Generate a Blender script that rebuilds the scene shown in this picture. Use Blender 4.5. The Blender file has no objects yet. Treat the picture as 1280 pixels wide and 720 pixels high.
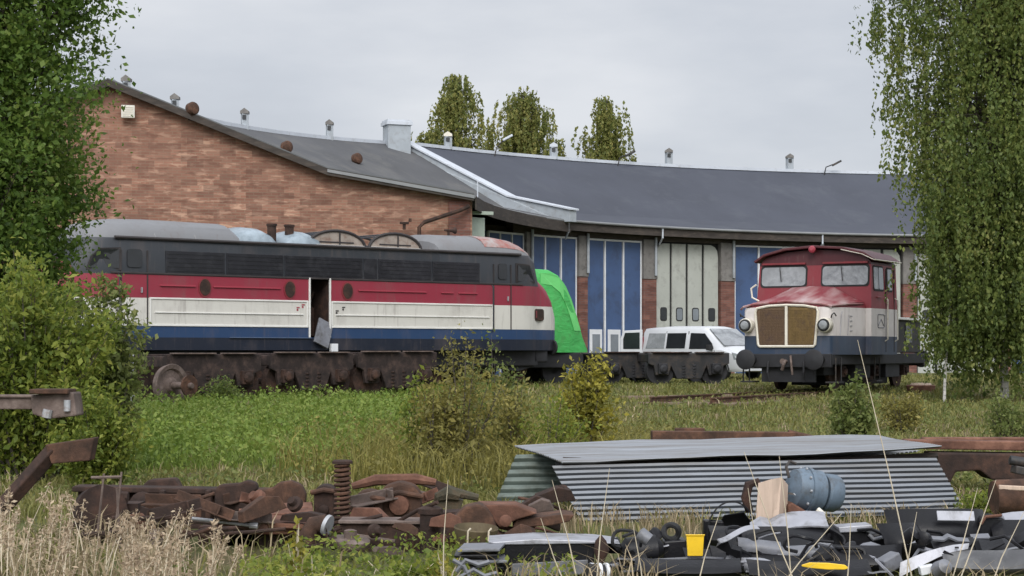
import bpy, math, random
import numpy as np
from mathutils import Vector, Matrix, Euler
R = math.radians
SC = bpy.context.scene
COL = SC.collection
random.seed(7)
RNG = np.random.default_rng(11)
F = 2330.0; EYE = 1.6; HZ = 440.0

def at(px, py, Y):
    return Vector(((px-640)/F*Y, Y, EYE-(py-HZ)/F*Y))

def gz(x, y):
    y = np.asarray(y, dtype=float)
    return np.interp(y, [0, 24, 45, 55, 78, 120, 3000], [0, 0, .36, .5, .64, .65, .65])

def gnd(px, Y, dz=0.0):
    x = (px-640)/F*Y
    return Vector((x, Y, float(gz(x, Y))+dz))

# ------------------------------------------------------------------ materials
def newmat(name):
    m = bpy.data.materials.new(name); m.use_nodes = True
    nt = m.node_tree; nt.nodes.clear()
    out = nt.nodes.new('ShaderNodeOutputMaterial')
    b = nt.nodes.new('ShaderNodeBsdfPrincipled')
    nt.links.new(b.outputs[0], out.inputs[0])
    return m, nt, b, out

def c4(c): return (c[0], c[1], c[2], 1.0)

def noise(nt, scale, detail=5, rough=.6, stretch=None, coord='Object', dist=0.0):
    tc = nt.nodes.new('ShaderNodeTexCoord')
    n = nt.nodes.new('ShaderNodeTexNoise')
    n.inputs['Scale'].default_value = scale; n.inputs['Detail'].default_value = detail
    n.inputs['Roughness'].default_value = rough; n.inputs['Distortion'].default_value = dist
    src = tc.outputs[coord]
    if stretch:
        mp = nt.nodes.new('ShaderNodeMapping'); mp.inputs['Scale'].default_value = stretch
        nt.links.new(src, mp.inputs[0]); src = mp.outputs[0]
    nt.links.new(src, n.inputs['Vector'])
    return n.outputs['Fac']

def ramp(nt, fac, stops, interp='LINEAR'):
    r = nt.nodes.new('ShaderNodeValToRGB'); r.color_ramp.interpolation = interp
    el = r.color_ramp.elements
    while len(el) < len(stops): el.new(.5)
    for e, (p, c) in zip(el, stops):
        e.position = p; e.color = c4(c) if len(c) == 3 else c
    nt.links.new(fac, r.inputs[0]); return r.outputs[0]

def mix(nt, fac, a, b):
    m = nt.nodes.new('ShaderNodeMix'); m.data_type = 'RGBA'
    for sock, v in ((m.inputs[0], fac), (m.inputs[6], a), (m.inputs[7], b)):
        if hasattr(v, 'links') or isinstance(v, bpy.types.NodeSocket): nt.links.new(v, sock)
        elif isinstance(v, (tuple, list)): sock.default_value = c4(v)
        else: sock.default_value = v
    return m.outputs[2]

def bump(nt, b, h, strength=.3, dist=.02):
    bp = nt.nodes.new('ShaderNodeBump'); bp.inputs['Strength'].default_value = strength
    bp.inputs['Distance'].default_value = dist
    nt.links.new(h, bp.inputs['Height']); nt.links.new(bp.outputs[0], b.inputs['Normal'])

def mathn(nt, op, a, b=None):
    m = nt.nodes.new('ShaderNodeMath'); m.operation = op
    for s, v in ((m.inputs[0], a), (m.inputs[1], b)):
        if v is None: continue
        if isinstance(v, bpy.types.NodeSocket): nt.links.new(v, s)
        else: s.default_value = v
    return m.outputs[0]

def paint(name, col, rough=.5, metal=0.0, var=.25, vscale=2.5, dirt=None, dirt_amt=.35, dscale=3.5, bmp=.08, spec=.5, stretch=None):
    m, nt, b, out = newmat(name)
    n = noise(nt, vscale, 6, stretch=stretch)
    lo = tuple(v*(1-var) for v in col); hi = tuple(min(.95, v*(1+var)) for v in col)
    c = ramp(nt, n, [(.3, lo), (.7, hi)])
    if dirt:
        d = noise(nt, dscale, 8, .7, stretch=stretch, dist=.3)
        f = ramp(nt, d, [(.62-dirt_amt*.4, (0, 0, 0)), (.78-dirt_amt*.3, (1, 1, 1))])
        c = mix(nt, f, c, dirt)
    nt.links.new(c, b.inputs['Base Color'])
    b.inputs['Roughness'].default_value = rough; b.inputs['Metallic'].default_value = metal
    b.inputs['Specular IOR Level'].default_value = spec
    if bmp: bump(nt, b, noise(nt, vscale*8, 4), bmp)
    return m

def rustmat(name, dark=(.035, .02, .014), mid=(.10, .045, .026), hi=(.21, .09, .05), scale=5, rough=.88):
    m, nt, b, out = newmat(name)
    n = noise(nt, scale, 9, .68, dist=.2)
    c = ramp(nt, n, [(.28, dark), (.5, mid), (.68, hi), (.8, (hi[0]*.8+.05, hi[1]+.05, hi[2]+.05))])
    nt.links.new(c, b.inputs['Base Color']); b.inputs['Roughness'].default_value = rough
    b.inputs['Specular IOR Level'].default_value = .3
    bump(nt, b, noise(nt, scale*5, 6, .7), .5, .02)
    return m

def leafmat(name, cols, trans=.35, pos_scale=.6, rough=.55):
    m, nt, b, out = newmat(name)
    g = nt.nodes.new('ShaderNodeNewGeometry')
    n = noise(nt, pos_scale, 3)
    f = mathn(nt, 'ADD', mathn(nt, 'MULTIPLY', g.outputs['Random Per Island'], .6), mathn(nt, 'MULTIPLY', mathn(nt, 'SUBTRACT', n, .3), 1.0))
    k = len(cols)
    c = ramp(nt, f, [(i/(k-1), cc) for i, cc in enumerate(cols)])
    nt.links.new(c, b.inputs['Base Color']); b.inputs['Roughness'].default_value = rough
    b.inputs['Specular IOR Level'].default_value = .3
    t = nt.nodes.new('ShaderNodeBsdfTranslucent'); nt.links.new(c, t.inputs[0])
    ms = nt.nodes.new('ShaderNodeMixShader'); ms.inputs[0].default_value = trans
    nt.links.new(b.outputs[0], ms.inputs[1]); nt.links.new(t.outputs[0], ms.inputs[2])
    nt.links.new(ms.outputs[0], out.inputs[0])
    return m

M = {}
M['rust'] = rustmat('rust', (.026, .017, .013), (.07, .038, .026), (.15, .075, .047), 5)
M['rust_red'] = rustmat('rust_red', (.05, .026, .019), (.13, .062, .042), (.23, .115, .078), 4)
M['rust_dark'] = rustmat('rust_dark', (.016, .012, .011), (.04, .024, .019), (.085, .045, .032), 4)
M['rust_grey'] = rustmat('rust_grey', (.05, .04, .037), (.12, .088, .075), (.22, .17, .15), 4, .75)
M['steel_pale'] = paint('steel_pale', (.36, .37, .39), .45, .3, .2, 4, (.2, .12, .08), .2)
M['black_steel'] = paint('black_steel', (.018, .018, .02), .6, 0, .4, 3, (.06, .045, .035), .35)
M['underframe'] = paint('underframe', (.014, .014, .017), .7, 0, .4, 3)
M['black_plastic'] = paint('black_plastic', (.009, .009, .011), .36, 0, .3, 5, (.03, .028, .027), .22, 4, .12, .22)
M['grey_plastic'] = paint('grey_plastic', (.15, .155, .175), .45, 0, .25, 4, (.07, .066, .063), .35)
M['silver_plastic'] = paint('silver_plastic', (.33, .335, .37), .42, .2, .15, 4, (.12, .115, .11), .35)
M['yellow_plastic'] = paint('yellow_plastic', (.78, .5, .02), .4, 0, .12, 6, (.35, .22, .05), .15)
M['blue_grey'] = paint('blue_grey', (.115, .155, .20), .5, .1, .18, 6, (.07, .075, .08), .3, 9)
M['plywood'] = paint('plywood', (.50, .385, .305), .75, 0, .14, 3, (.36, .26, .19), .2, 3, .1, .3, (8, 8, 1))
M['wood_old'] = paint('wood_old', (.2, .15, .11), .85, 0, .3, 3, (.09, .07, .05), .3, 3, .3, .3, (1, 6, 6))
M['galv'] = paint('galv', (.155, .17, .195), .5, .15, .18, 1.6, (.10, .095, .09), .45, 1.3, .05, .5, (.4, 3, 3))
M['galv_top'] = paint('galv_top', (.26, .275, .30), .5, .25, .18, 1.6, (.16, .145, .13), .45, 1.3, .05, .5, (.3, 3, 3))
M['galv_green'] = paint('galv_green', (.095, .12, .105), .5, .2, .25, 2, (.05, .06, .045), .4)
M['felt_dark'] = paint('felt_dark', (.058, .063, .08), .85, 0, .10, .35, (.072, .078, .094), .25, .5, .15, .3)
M['felt_grey'] = paint('felt_grey', (.082, .083, .088), .85, 0, .14, .4, (.115, .113, .11), .3, .5, .15, .3)
M['flashing'] = paint('flashing', (.50, .53, .58), .5, .1, .08, 1.0, (.38, .39, .41), .2)
M['concrete'] = paint('concrete', (.33, .36, .39), .85, 0, .1, 1.5, (.26, .27, .28), .3)
M['concrete_dim'] = paint('concrete_dim', (.17, .16, .15), .85, 0, .2, 1.5, (.1, .09, .085), .35)
M['timber_dark'] = paint('timber_dark', (.05, .042, .037), .85, 0, .3, 1.5, (.09, .072, .06), .3, 2, .2, .3, (1, 1, 4))
M['door_blue'] = paint('door_blue', (.045, .082, .18), .55, 0, .12, .8, (.035, .055, .11), .3, 1.5)
M['door_white'] = paint('door_white', (.37, .38, .345), .6, 0, .08, .9, (.26, .26, .235), .25, 2)
M['door_green'] = paint('door_green', (.34, .39, .33), .6, 0, .1, .9, (.26, .29, .25), .25, 2)
M['white_trim'] = paint('white_trim', (.62, .63, .65), .6, 0, .1, 2)
M['white_paint'] = paint('white_paint', (.55, .56, .585), .28, 0, .05, 2, None)
M['cream'] = paint('cream', (.66, .62, .53), .5, 0, .1, 3, (.4, .33, .24), .2, 6)
M['glass_dark'] = paint('glass_dark', (.02, .022, .025), .12, 0, .2, 2, None, bmp=0)
M['glass_sky'] = paint('glass_sky', (.16, .18, .2), .1, 0, .2, 1.5, None, bmp=0, spec=.9)
M['glass_pale_reflect'] = paint('glass_pale_reflect', (.30, .315, .33), .12, 0, .4, 1.0, (.12, .13, .14), .45, 1.0, 0)  # pale base paints in reflections and brightness seen through the panes
M['rubber'] = paint('rubber', (.015, .015, .016), .8, 0, .3, 4)
M['red_maroon'] = paint('red_maroon', (.20, .022, .03), .5, 0, .2, 2, (.12, .03, .03), .3)
M['green_bright'] = paint('green_bright', (.05, .36, .08), .6, 0, .14, 2.5, (.05, .26, .06), .35, 5, .5)
M['green_pale'] = paint('green_pale', (.13, .52, .15), .45, 0, .1, 2)
M['plaster_white'] = paint('plaster_white', (.6, .58, .52), .7, 0, .1, 3)
M['bark'] = paint('bark', (.10, .085, .07), .9, 0, .4, 3, (.04, .035, .03), .4)
M['bark_birch'] = paint('bark_birch', (.5, .48, .45), .8, 0, .2, 3, (.06, .055, .05), .35, 4, .2, .3, (1, 1, 4))
M['tarp_clear'] = paint('tarp_clear', (.25, .30, .34), .3, 0, .25, 2.5, (.15, .19, .22), .3)
M['stalk'] = paint('stalk', (.52, .45, .34), .8, 0, .2, 5)
M['leaf_deep'] = leafmat('leaf_deep', [(.042, .078, .018), (.09, .155, .03), (.145, .22, .042), (.25, .29, .07)], .5, .5, .5)
M['leaf_lime'] = leafmat('leaf_lime', [(.065, .10, .018), (.14, .19, .032), (.25, .285, .05), (.42, .40, .10)], .48, .8)
M['leaf_birch'] = leafmat('leaf_birch', [(.055, .085, .025), (.115, .16, .042), (.19, .23, .06), (.32, .31, .10)], .5, .5, .5)
M['leaf_far'] = leafmat('leaf_far', [(.08, .11, .035), (.16, .19, .055), (.27, .27, .08), (.42, .37, .13)], .5, .35)
M['leaf_olive'] = leafmat('leaf_olive', [(.09, .088, .026), (.175, .16, .045), (.27, .24, .065), (.42, .35, .11)], .42, .9)
M['leaf_yellow'] = leafmat('leaf_yellow', [(.10, .10, .02), (.2, .19, .032), (.34, .30, .045), (.5, .42, .09)], .4, 1.5)
M['leaf_sap'] = leafmat('leaf_sap', [(.065, .095, .026), (.13, .165, .045), (.2, .23, .07), (.3, .29, .11)], .45, 1.2)
M['grass_green'] = leafmat('grass_green', [(.07, .12, .02), (.14, .21, .034), (.2, .265, .05), (.3, .32, .09)], .38, .5)
M['grass_olive'] = leafmat('grass_olive', [(.085, .095, .026), (.145, .15, .042), (.21, .20, .06), (.33, .28, .12)], .3, .4)
M['grass_dry'] = leafmat('grass_dry', [(.13, .10, .05), (.24, .19, .11), (.38, .3, .19), (.5, .4, .27)], .25, 1.5)
M['grass_plume'] = leafmat('grass_plume', [(.2, .15, .10), (.36, .27, .185), (.5, .39, .27), (.6, .5, .36)], .3, 1.5)

def brickmat(name, c1, c2, pale, mortar):
    m, nt, b, out = newmat(name)
    tc = nt.nodes.new('ShaderNodeTexCoord')
    sp = nt.nodes.new('ShaderNodeSeparateXYZ'); nt.links.new(tc.outputs['Object'], sp.inputs[0])
    cb = nt.nodes.new('ShaderNodeCombineXYZ')
    nt.links.new(sp.outputs[0], cb.inputs[0]); nt.links.new(sp.outputs[2], cb.inputs[1])
    br = nt.nodes.new('ShaderNodeTexBrick')
    br.inputs['Scale'].default_value = 1; br.inputs['Brick Width'].default_value = .30
    br.inputs['Row Height'].default_value = .10; br.inputs['Mortar Size'].default_value = .014
    br.inputs['Color1'].default_value = c4(c1); br.inputs['Color2'].default_value = c4(c2)
    br.inputs['Mortar'].default_value = c4(mortar); br.inputs['Bias'].default_value = -.1
    nt.links.new(cb.outputs[0], br.inputs['Vector'])
    # groups of bricks of another firing, irregular in width
    n1 = noise(nt, 1.0, 3, .55, (1.5, 1, 5.5)); n2 = noise(nt, .3, 5, .6); n3 = noise(nt, 1.0, 3, .6, (1.7, 1, 6.5), dist=.4)
    f = ramp(nt, n3, [(.53, (0, 0, 0)), (.63, (.8, .8, .8))])
    c = mix(nt, f, br.outputs['Color'], pale)
    b2 = nt.nodes.new('ShaderNodeTexBrick'); b2.inputs['Scale'].default_value = 1; b2.inputs['Brick Width'].default_value = .54
    b2.inputs['Row Height'].default_value = .2; b2.inputs['Mortar Size'].default_value = 0; b2.offset = .37
    b2.inputs['Color1'].default_value = (.62, .6, .6, 1); b2.inputs['Color2'].default_value = (1.42, 1.38, 1.32, 1); b2.inputs['Bias'].default_value = 0
    nt.links.new(cb.outputs[0], b2.inputs['Vector'])
    mm = nt.nodes.new('ShaderNodeMix'); mm.data_type = 'RGBA'; mm.blend_type = 'MULTIPLY'; mm.inputs[0].default_value = .8
    nt.links.new(c, mm.inputs[6]); nt.links.new(b2.outputs['Color'], mm.inputs[7]); c = mm.outputs[2]
    f1 = ramp(nt, n1, [(.36, (.65, .65, .65)), (.46, (0, 0, 0))])
    c = mix(nt, f1, c, tuple(v*.5 for v in c1))
    f2 = ramp(nt, n2, [(.35, (0, 0, 0)), (.7, (.5, .5, .5))])
    c = mix(nt, f2, c, tuple(v*.8 for v in c2))
    nt.links.new(c, b.inputs['Base Color']); b.inputs['Roughness'].default_value = .9
    b.inputs['Specular IOR Level'].default_value = .2
    bump(nt, b, br.outputs['Fac'], -.4, .02)
    return m
M['brick'] = brickmat('brick', (.22, .108, .077), (.275, .147, .108), (.41, .265, .195), (.24, .165, .12))
M['brick_red'] = brickmat('brick_red', (.15, .068, .055), (.19, .088, .07), (.22, .11, .085), (.14, .10, .09))

def zmat(name, zstops, rough=.45, xstops=None, dirt=(.1, .08, .07), wear=.15):
    """bands of paint by height (object Z); xstops = (xlim, zlo, colour): hood paint beyond |x|>xlim above zlo"""
    m, nt, b, out = newmat(name)
    tc = nt.nodes.new('ShaderNodeTexCoord')
    sp = nt.nodes.new('ShaderNodeSeparateXYZ'); nt.links.new(tc.outputs['Object'], sp.inputs[0])
    c = None
    for z, col in zstops:
        if c is None:
            rgb = nt.nodes.new('ShaderNodeRGB'); rgb.outputs[0].default_value = c4(col); c = rgb.outputs[0]
        else:
            f = mathn(nt, 'GREATER_THAN', sp.outputs[2], z); c = mix(nt, f, c, col)
    if xstops:
        xl, zl, col = xstops
        f = mathn(nt, 'MULTIPLY', mathn(nt, 'GREATER_THAN', mathn(nt, 'ABSOLUTE', sp.outputs[0]), xl), mathn(nt, 'GREATER_THAN', sp.outputs[2], zl))
        c = mix(nt, f, c, col)
    n = noise(nt, 1.6, 7, .65, (1, 1, .5))
    f = ramp(nt, n, [(.5, (0, 0, 0)), (.75, (wear, wear, wear))])
    c = mix(nt, f, c, dirt)
    n2 = noise(nt, 4, 7, .72, (2.2, 2.2, .18))
    f = ramp(nt, n2, [(.56, (0, 0, 0)), (.74, (wear*1.7,)*3)])
    c = mix(nt, f, c, dirt)
    nt.links.new(c, b.inputs['Base Color'])
    nt.links.new(ramp(nt, n, [(.3, (rough*.8,)*3), (.7, (min(1, rough*1.4),)*3)]), b.inputs['Roughness'])
    b.inputs['Specular IOR Level'].default_value = .4
    bump(nt, b, noise(nt, 2.2, 3), .12, .03)
    return m

# ------------------------------------------------------------------ mesh builder
class MB:
    def __init__(s): s.v = []; s.f = []
    def add(s, vs, fs, mat=None):
        o = len(s.v)
        for p in vs:
            p = Vector(p); s.v.append(mat @ p if mat else p)
        s.f += [[i+o for i in f] for f in fs]; return s
    def box(s, c, size, rot=None, mat=None):
        x, y, z = (d/2 for d in size)
        vs = [Vector((a*x, b*y, d*z)) for d in (-1, 1) for b in (-1, 1) for a in (-1, 1)]
        if rot is not None:
            r = Euler(rot).to_matrix(); vs = [r @ p for p in vs]
        vs = [p+Vector(c) for p in vs]
        return s.add(vs, [(0, 2, 3, 1), (4, 5, 7, 6), (0, 1, 5, 4), (2, 6, 7, 3), (0, 4, 6, 2), (1, 3, 7, 5)], mat)
    def tube(s, pts, r, n=8, cap=True, mat=None):
        pts = [Vector(p) for p in pts]; k = len(pts)
        rr = r if isinstance(r, (list, tuple)) else [r]*k
        vs = []; up = None
        for i, p in enumerate(pts):
            d = (pts[min(i+1, k-1)]-pts[max(i-1, 0)])
            if d.length < 1e-9: d = Vector((0, 0, 1))
            d.normalize()
            if up is None:
                up = Vector((0, 0, 1)) if abs(d.z) < .9 else Vector((1, 0, 0))
            a = d.cross(up)
            if a.length < 1e-6: a = d.cross(Vector((0, 1, 0)))
            a.normalize(); b = a.cross(d).normalized(); up = b
            for j in range(n):
                t = 2*math.pi*j/n
                vs.append(p+a*(math.cos(t)*rr[i])+b*(math.sin(t)*rr[i]))
        fs = [(i*n+j, i*n+(j+1) % n, (i+1)*n+(j+1) % n, (i+1)*n+j) for i in range(k-1) for j in range(n)]
        if cap: fs += [tuple(range(n))[::-1], tuple((k-1)*n+j for j in range(n))]
        return s.add(vs, fs, mat)
    def lathe(s, prof, p0, axis, n=20, mat=None):
        """prof: (distance along axis, radius)"""
        ax = Vector(axis).normalized(); p0 = Vector(p0)
        u = ax.cross(Vector((0, 0, 1)) if abs(ax.z) < .9 else Vector((1, 0, 0))).normalized(); w = ax.cross(u)
        vs = [p0+ax*h+(u*math.cos(2*math.pi*j/n)+w*math.sin(2*math.pi*j/n))*r for h, r in prof for j in range(n)]
        k = len(prof)
        fs = [(i*n+j, i*n+(j+1) % n, (i+1)*n+(j+1) % n, (i+1)*n+j) for i in range(k-1) for j in range(n)]
        if prof[0][1] > 1e-4: fs.append(tuple(range(n))[::-1])
        if prof[-1][1] > 1e-4: fs.append(tuple((k-1)*n+j for j in range(n)))
        return s.add(vs, fs, mat)
    def prism(s, pts, vec, mat=None):
        pts = [Vector(p) for p in pts]; vec = Vector(vec); k = len(pts)
        vs = pts+[p+vec for p in pts]
        fs = [tuple(range(k))[::-1], tuple(range(k, 2*k))]+[(i, (i+1) % k, k+(i+1) % k, k+i) for i in range(k)]
        return s.add(vs, fs, mat)
    def loft(s, secs, close=True, caps=True, mat=None):
        n = len(secs[0]); vs = [p for q in secs for p in q]; k = len(secs)
        m = n if close else n-1
        fs = [(i*n+j, i*n+(j+1) % n, (i+1)*n+(j+1) % n, (i+1)*n+j) for i in range(k-1) for j in range(m)]
        if caps and close: fs += [tuple(range(n))[::-1], tuple((k-1)*n+j for j in range(n))]
        return s.add(vs, fs, mat)
    def sheet(s, rows, th, mat=None):
        """rows: grid of points; thickened along the local normals"""
        rows = [[Vector(p) for p in r] for r in rows]; a = len(rows); b = len(rows[0])
        nor = []
        for i in range(a):
            for j in range(b):
                du = rows[min(i+1, a-1)][j]-rows[max(i-1, 0)][j]; dv = rows[i][min(j+1, b-1)]-rows[i][max(j-1, 0)]
                q = du.cross(dv); nor.append(q.normalized() if q.length > 1e-9 else Vector((0, 0, 1)))
        top = [p for r in rows for p in r]; bot = [p-nn*th for p, nn in zip(top, nor)]
        o = a*b; fs = []
        for i in range(a-1):
            for j in range(b-1):
                q = (i*b+j, i*b+j+1, (i+1)*b+j+1, (i+1)*b+j); fs.append(q); fs.append(tuple(o+x for x in q[::-1]))
        edge = [i*b for i in range(a)], [i*b+b-1 for i in range(a)], list(range(b)), [(a-1)*b+j for j in range(b)]
        for e in edge:
            for x, y in zip(e, e[1:]): fs.append((x, y, o+y, o+x))
        return s.add(top+bot, fs, mat)
    def build(s, name, mat, parent=None, smooth=False, bevel=0, seg=2, angle=35, loc=None, rot=None):
        me = bpy.data.meshes.new(name)
        me.from_pydata([tuple(p) for p in s.v], [], s.f)
        me.validate(); me.update()
        import bmesh
        bm = bmesh.new(); bm.from_mesh(me); bmesh.ops.recalc_face_normals(bm, faces=bm.faces); bm.to_mesh(me); bm.free()
        o = bpy.data.objects.new(name, me); COL.objects.link(o)
        me.materials.append(mat)
        if smooth:
            me.polygons.foreach_set('use_smooth', [True]*len(me.polygons))
            me.set_sharp_from_angle(angle=R(angle))
        if bevel:
            bv = o.modifiers.new('bevel', 'BEVEL'); bv.width = bevel; bv.segments = seg; bv.limit_method = 'ANGLE'; bv.angle_limit = R(30)
            bv.use_clamp_overlap = True
        if parent: o.parent = parent
        if loc is not None: o.location = loc
        if rot is not None: o.rotation_euler = rot
        return o

def tag(o, label=None, cat=None, group=None, kind=None):
    if label: o['label'] = label
    if cat: o['category'] = cat
    if group: o['group'] = group
    if kind: o['kind'] = kind
    return o

def thing(name, label, cat, loc=(0, 0, 0), rz=0, group=None):
    o = bpy.data.objects.new(name, None); COL.objects.link(o); o.empty_display_size = .3
    o.location = loc; o.rotation_euler = (0, 0, rz)
    return tag(o, label, cat, group)

def rawmesh(name, verts, faces4, mat, parent=None, smooth=False):
    """numpy arrays: verts (n,3), faces (m,k)"""
    me = bpy.data.meshes.new(name)
    k = faces4.shape[1]; n = len(verts); m = len(faces4)
    me.vertices.add(n); me.vertices.foreach_set('co', verts.astype(np.float32).ravel())
    me.loops.add(m*k); me.loops.foreach_set('vertex_index', faces4.astype(np.int32).ravel())
    me.polygons.add(m); me.polygons.foreach_set('loop_start', (np.arange(m)*k).astype(np.int32))
    if smooth: me.polygons.foreach_set('use_smooth', np.ones(m, dtype=bool))
    me.update(calc_edges=True)
    me.materials.append(mat)
    o = bpy.data.objects.new(name, me); COL.objects.link(o)
    if parent: o.parent = parent
    return o

def rrect(x0, z0, x1, z1, r, n=4):
    pts = []
    for cx, cz, a0 in ((x1-r, z1-r, 0), (x0+r, z1-r, 90), (x0+r, z0+r, 180), (x1-r, z0+r, 270)):
        for i in range(n+1):
            a = R(a0+90*i/n); pts.append((cx+r*math.cos(a), cz+r*math.sin(a)))
    return pts

# ------------------------------------------------------------------ foliage
def leaves(name, P, mat, size, parent=None, up=.35, aspect=.55, jitter=.35, hang=False):
    """one small folded leaf quad per point of P"""
    n = len(P)
    d = RNG.normal(size=(n, 3))
    if hang: d[:, 2] = -np.abs(d[:, 2])-.8
    d /= np.linalg.norm(d, axis=1)[:, None]
    nn = RNG.normal(size=(n, 3)); nn[:, 2] += up*2
    w = np.cross(d, nn); w /= np.linalg.norm(w, axis=1)[:, None]+1e-9
    h = np.cross(w, d)
    s = size*(1+jitter*RNG.normal(size=n)).clip(.4, 1.9)[:, None]
    b = P-d*s*.5
    v = np.stack([b, P+w*s*aspect*.5+h*s*.08, P+d*s*.5, P-w*s*aspect*.5+h*s*.08], 1).reshape(-1, 3)
    f = np.arange(4*n).reshape(n, 4)
    return rawmesh(name, v, f, mat, parent)

def clusters(n, env, h0, h1, shell=.5, seed=None):
    """points of an uneven crown: env(u) is the radius at height fraction u"""
    u = RNG.random(n); th = RNG.random(n)*2*math.pi
    ph = RNG.random(6)*6.28
    wob = 1+.22*np.sin(2*th+ph[0]+5*u)+.18*np.sin(3*th+ph[1]-9*u)+.14*np.sin(5*th+ph[2]+17*u)
    r = np.array([env(x) for x in u])*wob*(RNG.random(n)**shell)
    return np.stack([r*np.cos(th), r*np.sin(th), h0+(h1-h0)*u], 1)

def tree(name, label, cat, base, h, env, h0, nclus, nper, spread, size, leaf, bark, tr=.12, limb=None, lean=(0, 0), group=None, hang=False, strand=0, shell=.5, up=.35, holes=0):
    root = thing(name, label, cat, base, 0, group)
    tb = MB()
    tp = [Vector((lean[0]*(t**1.5)+.06*math.sin(5*t+h), lean[1]*(t**1.5)+.05*math.cos(4*t), t*h*.96)) for t in np.linspace(0, 1, 12)]
    tb.tube(tp, [tr*(1-.93*i/11) for i in range(12)], 8)
    tb.build('trunk', bark, root, True)
    C = clusters(nclus, env, h0, h, shell)
    def axis(z):
        t = min(max(z/(h*.96), 0), 1); i = min(int(t*11), 10); fr = t*11-i
        return tp[i].lerp(tp[i+1], fr)
    lb = MB()
    for c in C:
        a0 = axis(c[2]); c[0] += a0.x; c[1] += a0.y
        rr = math.hypot(c[0]-a0.x, c[1]-a0.y)
        a = axis(max(.12*h, c[2]-rr*(.4 if hang else .75)-.1))
        mid = a.lerp(Vector(c), .55)+Vector((0, 0, .1*rr if not hang else .25*rr))
        lb.tube([a, mid, Vector(c)], [min(.03, tr*.12+.004*rr), min(.018, tr*.08), .004], 4, False)
    lb.build('limbs', limb or M['bark'], root, True)
    pts = []
    for c in C:
        k = max(3, int(nper*(.5+RNG.random())))
        s = spread*(.6+.8*RNG.random())
        if strand:
            L = strand*(.5+RNG.random())
            ns = 4
            for q in range(ns):
                o = RNG.normal(size=2)*s*.7
                t = RNG.random(max(2, k//ns))
                p = np.zeros((len(t), 3))
                p[:, 0] = c[0]+o[0]*(1+.35*t); p[:, 1] = c[1]+o[1]*(1+.35*t); p[:, 2] = c[2]-L*t
                p += RNG.normal(size=p.shape)*.05*min(1, s*2.5)
                pts.append(p)
        else:
            p = np.array(c)+RNG.normal(size=(k, 3))*np.array([s, s, s*.75]); pts.append(p)
    P = np.concatenate(pts)
    leaves('crown', P, leaf, size, root, up, .6, .35, hang)
    return root

def shrub(name, label, base, h, rad, nst, nleaf, size, leaf, bark='bark', group=None, cat='shrub', low=.12, bushy=.16, spread_pow=.6):
    root = thing(name, label, cat, base, 0, group)
    sb = MB(); pts = []
    for i in range(nst):
        th = RNG.random()*6.283; rr = rad*RNG.random()**spread_pow; hh = h*(.55+.45*RNG.random())*(1-.35*(rr/rad)**2)
        tip = Vector((rr*math.cos(th), rr*math.sin(th), hh))
        b0 = Vector((tip.x*.22, tip.y*.22, 0)); mid = b0.lerp(tip, .5)+Vector((-tip.x*.12, -tip.y*.12, hh*.06))
        sb.tube([b0, mid, tip], [.006+.005*h, .004+.003*h, .002], 4, False)
        k = int(nleaf/nst*(.6+.8*RNG.random()))
        t = low+(1-low)*RNG.random(k)**.8
        q = np.array([(1-a)**2*np.array(b0)+2*a*(1-a)*np.array(mid)+a*a*np.array(tip) for a in t])
        q += RNG.normal(size=q.shape)*bushy*(1.1-.6*t)[:, None]
        q[:, 2] = np.maximum(q[:, 2], .02)
        pts.append(q)
    sb.build('stems', M[bark], root, True)
    leaves('foliage', np.concatenate(pts), leaf, size, root, .4, .5)
    return root
# ================================================================== world, camera, light
W = bpy.data.worlds.new('World'); SC.world = W; W.use_nodes = True
nt = W.node_tree; nt.nodes.clear()
wo = nt.nodes.new('ShaderNodeOutputWorld'); bg = nt.nodes.new('ShaderNodeBackground')
sky = nt.nodes.new('ShaderNodeTexSky'); sky.sky_type = 'NISHITA'; sky.sun_disc = False
SUN_EL, SUN_AZ = R(36), R(182)
sky.sun_elevation = SUN_EL; sky.sun_rotation = SUN_AZ
tc = nt.nodes.new('ShaderNodeTexCoord'); sp = nt.nodes.new('ShaderNodeSeparateXYZ'); nt.links.new(tc.outputs['Generated'], sp.inputs[0])
mp = nt.nodes.new('ShaderNodeMapping'); mp.inputs['Scale'].default_value = (1, 1, 3.2); nt.links.new(tc.outputs['Generated'], mp.inputs[0])
nz = nt.nodes.new('ShaderNodeTexNoise'); nz.inputs['Scale'].default_value = 3.4; nz.inputs['Detail'].default_value = 6; nz.inputs['Roughness'].default_value = .52
nt.links.new(mp.outputs[0], nz.inputs['Vector'])
cl = ramp(nt, nz.outputs['Fac'], [(.3, (4.3, 4.55, 5.05)), (.5, (5.35, 5.6, 6.1)), (.68, (6.6, 6.75, 7.1))])
gr = ramp(nt, sp.outputs[2], [(0, (1.0, 1.0, 1.0)), (.2, (1.0, 1.0, 1.0)), (1, (1.75, 1.75, 1.75))])
mul = nt.nodes.new('ShaderNodeMix'); mul.data_type = 'RGBA'; mul.blend_type = 'MULTIPLY'; mul.inputs[0].default_value = 1
nt.links.new(cl, mul.inputs[6]); nt.links.new(gr, mul.inputs[7])
skyc = mix(nt, .93, sky.outputs[0], mul.outputs[2])
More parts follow.
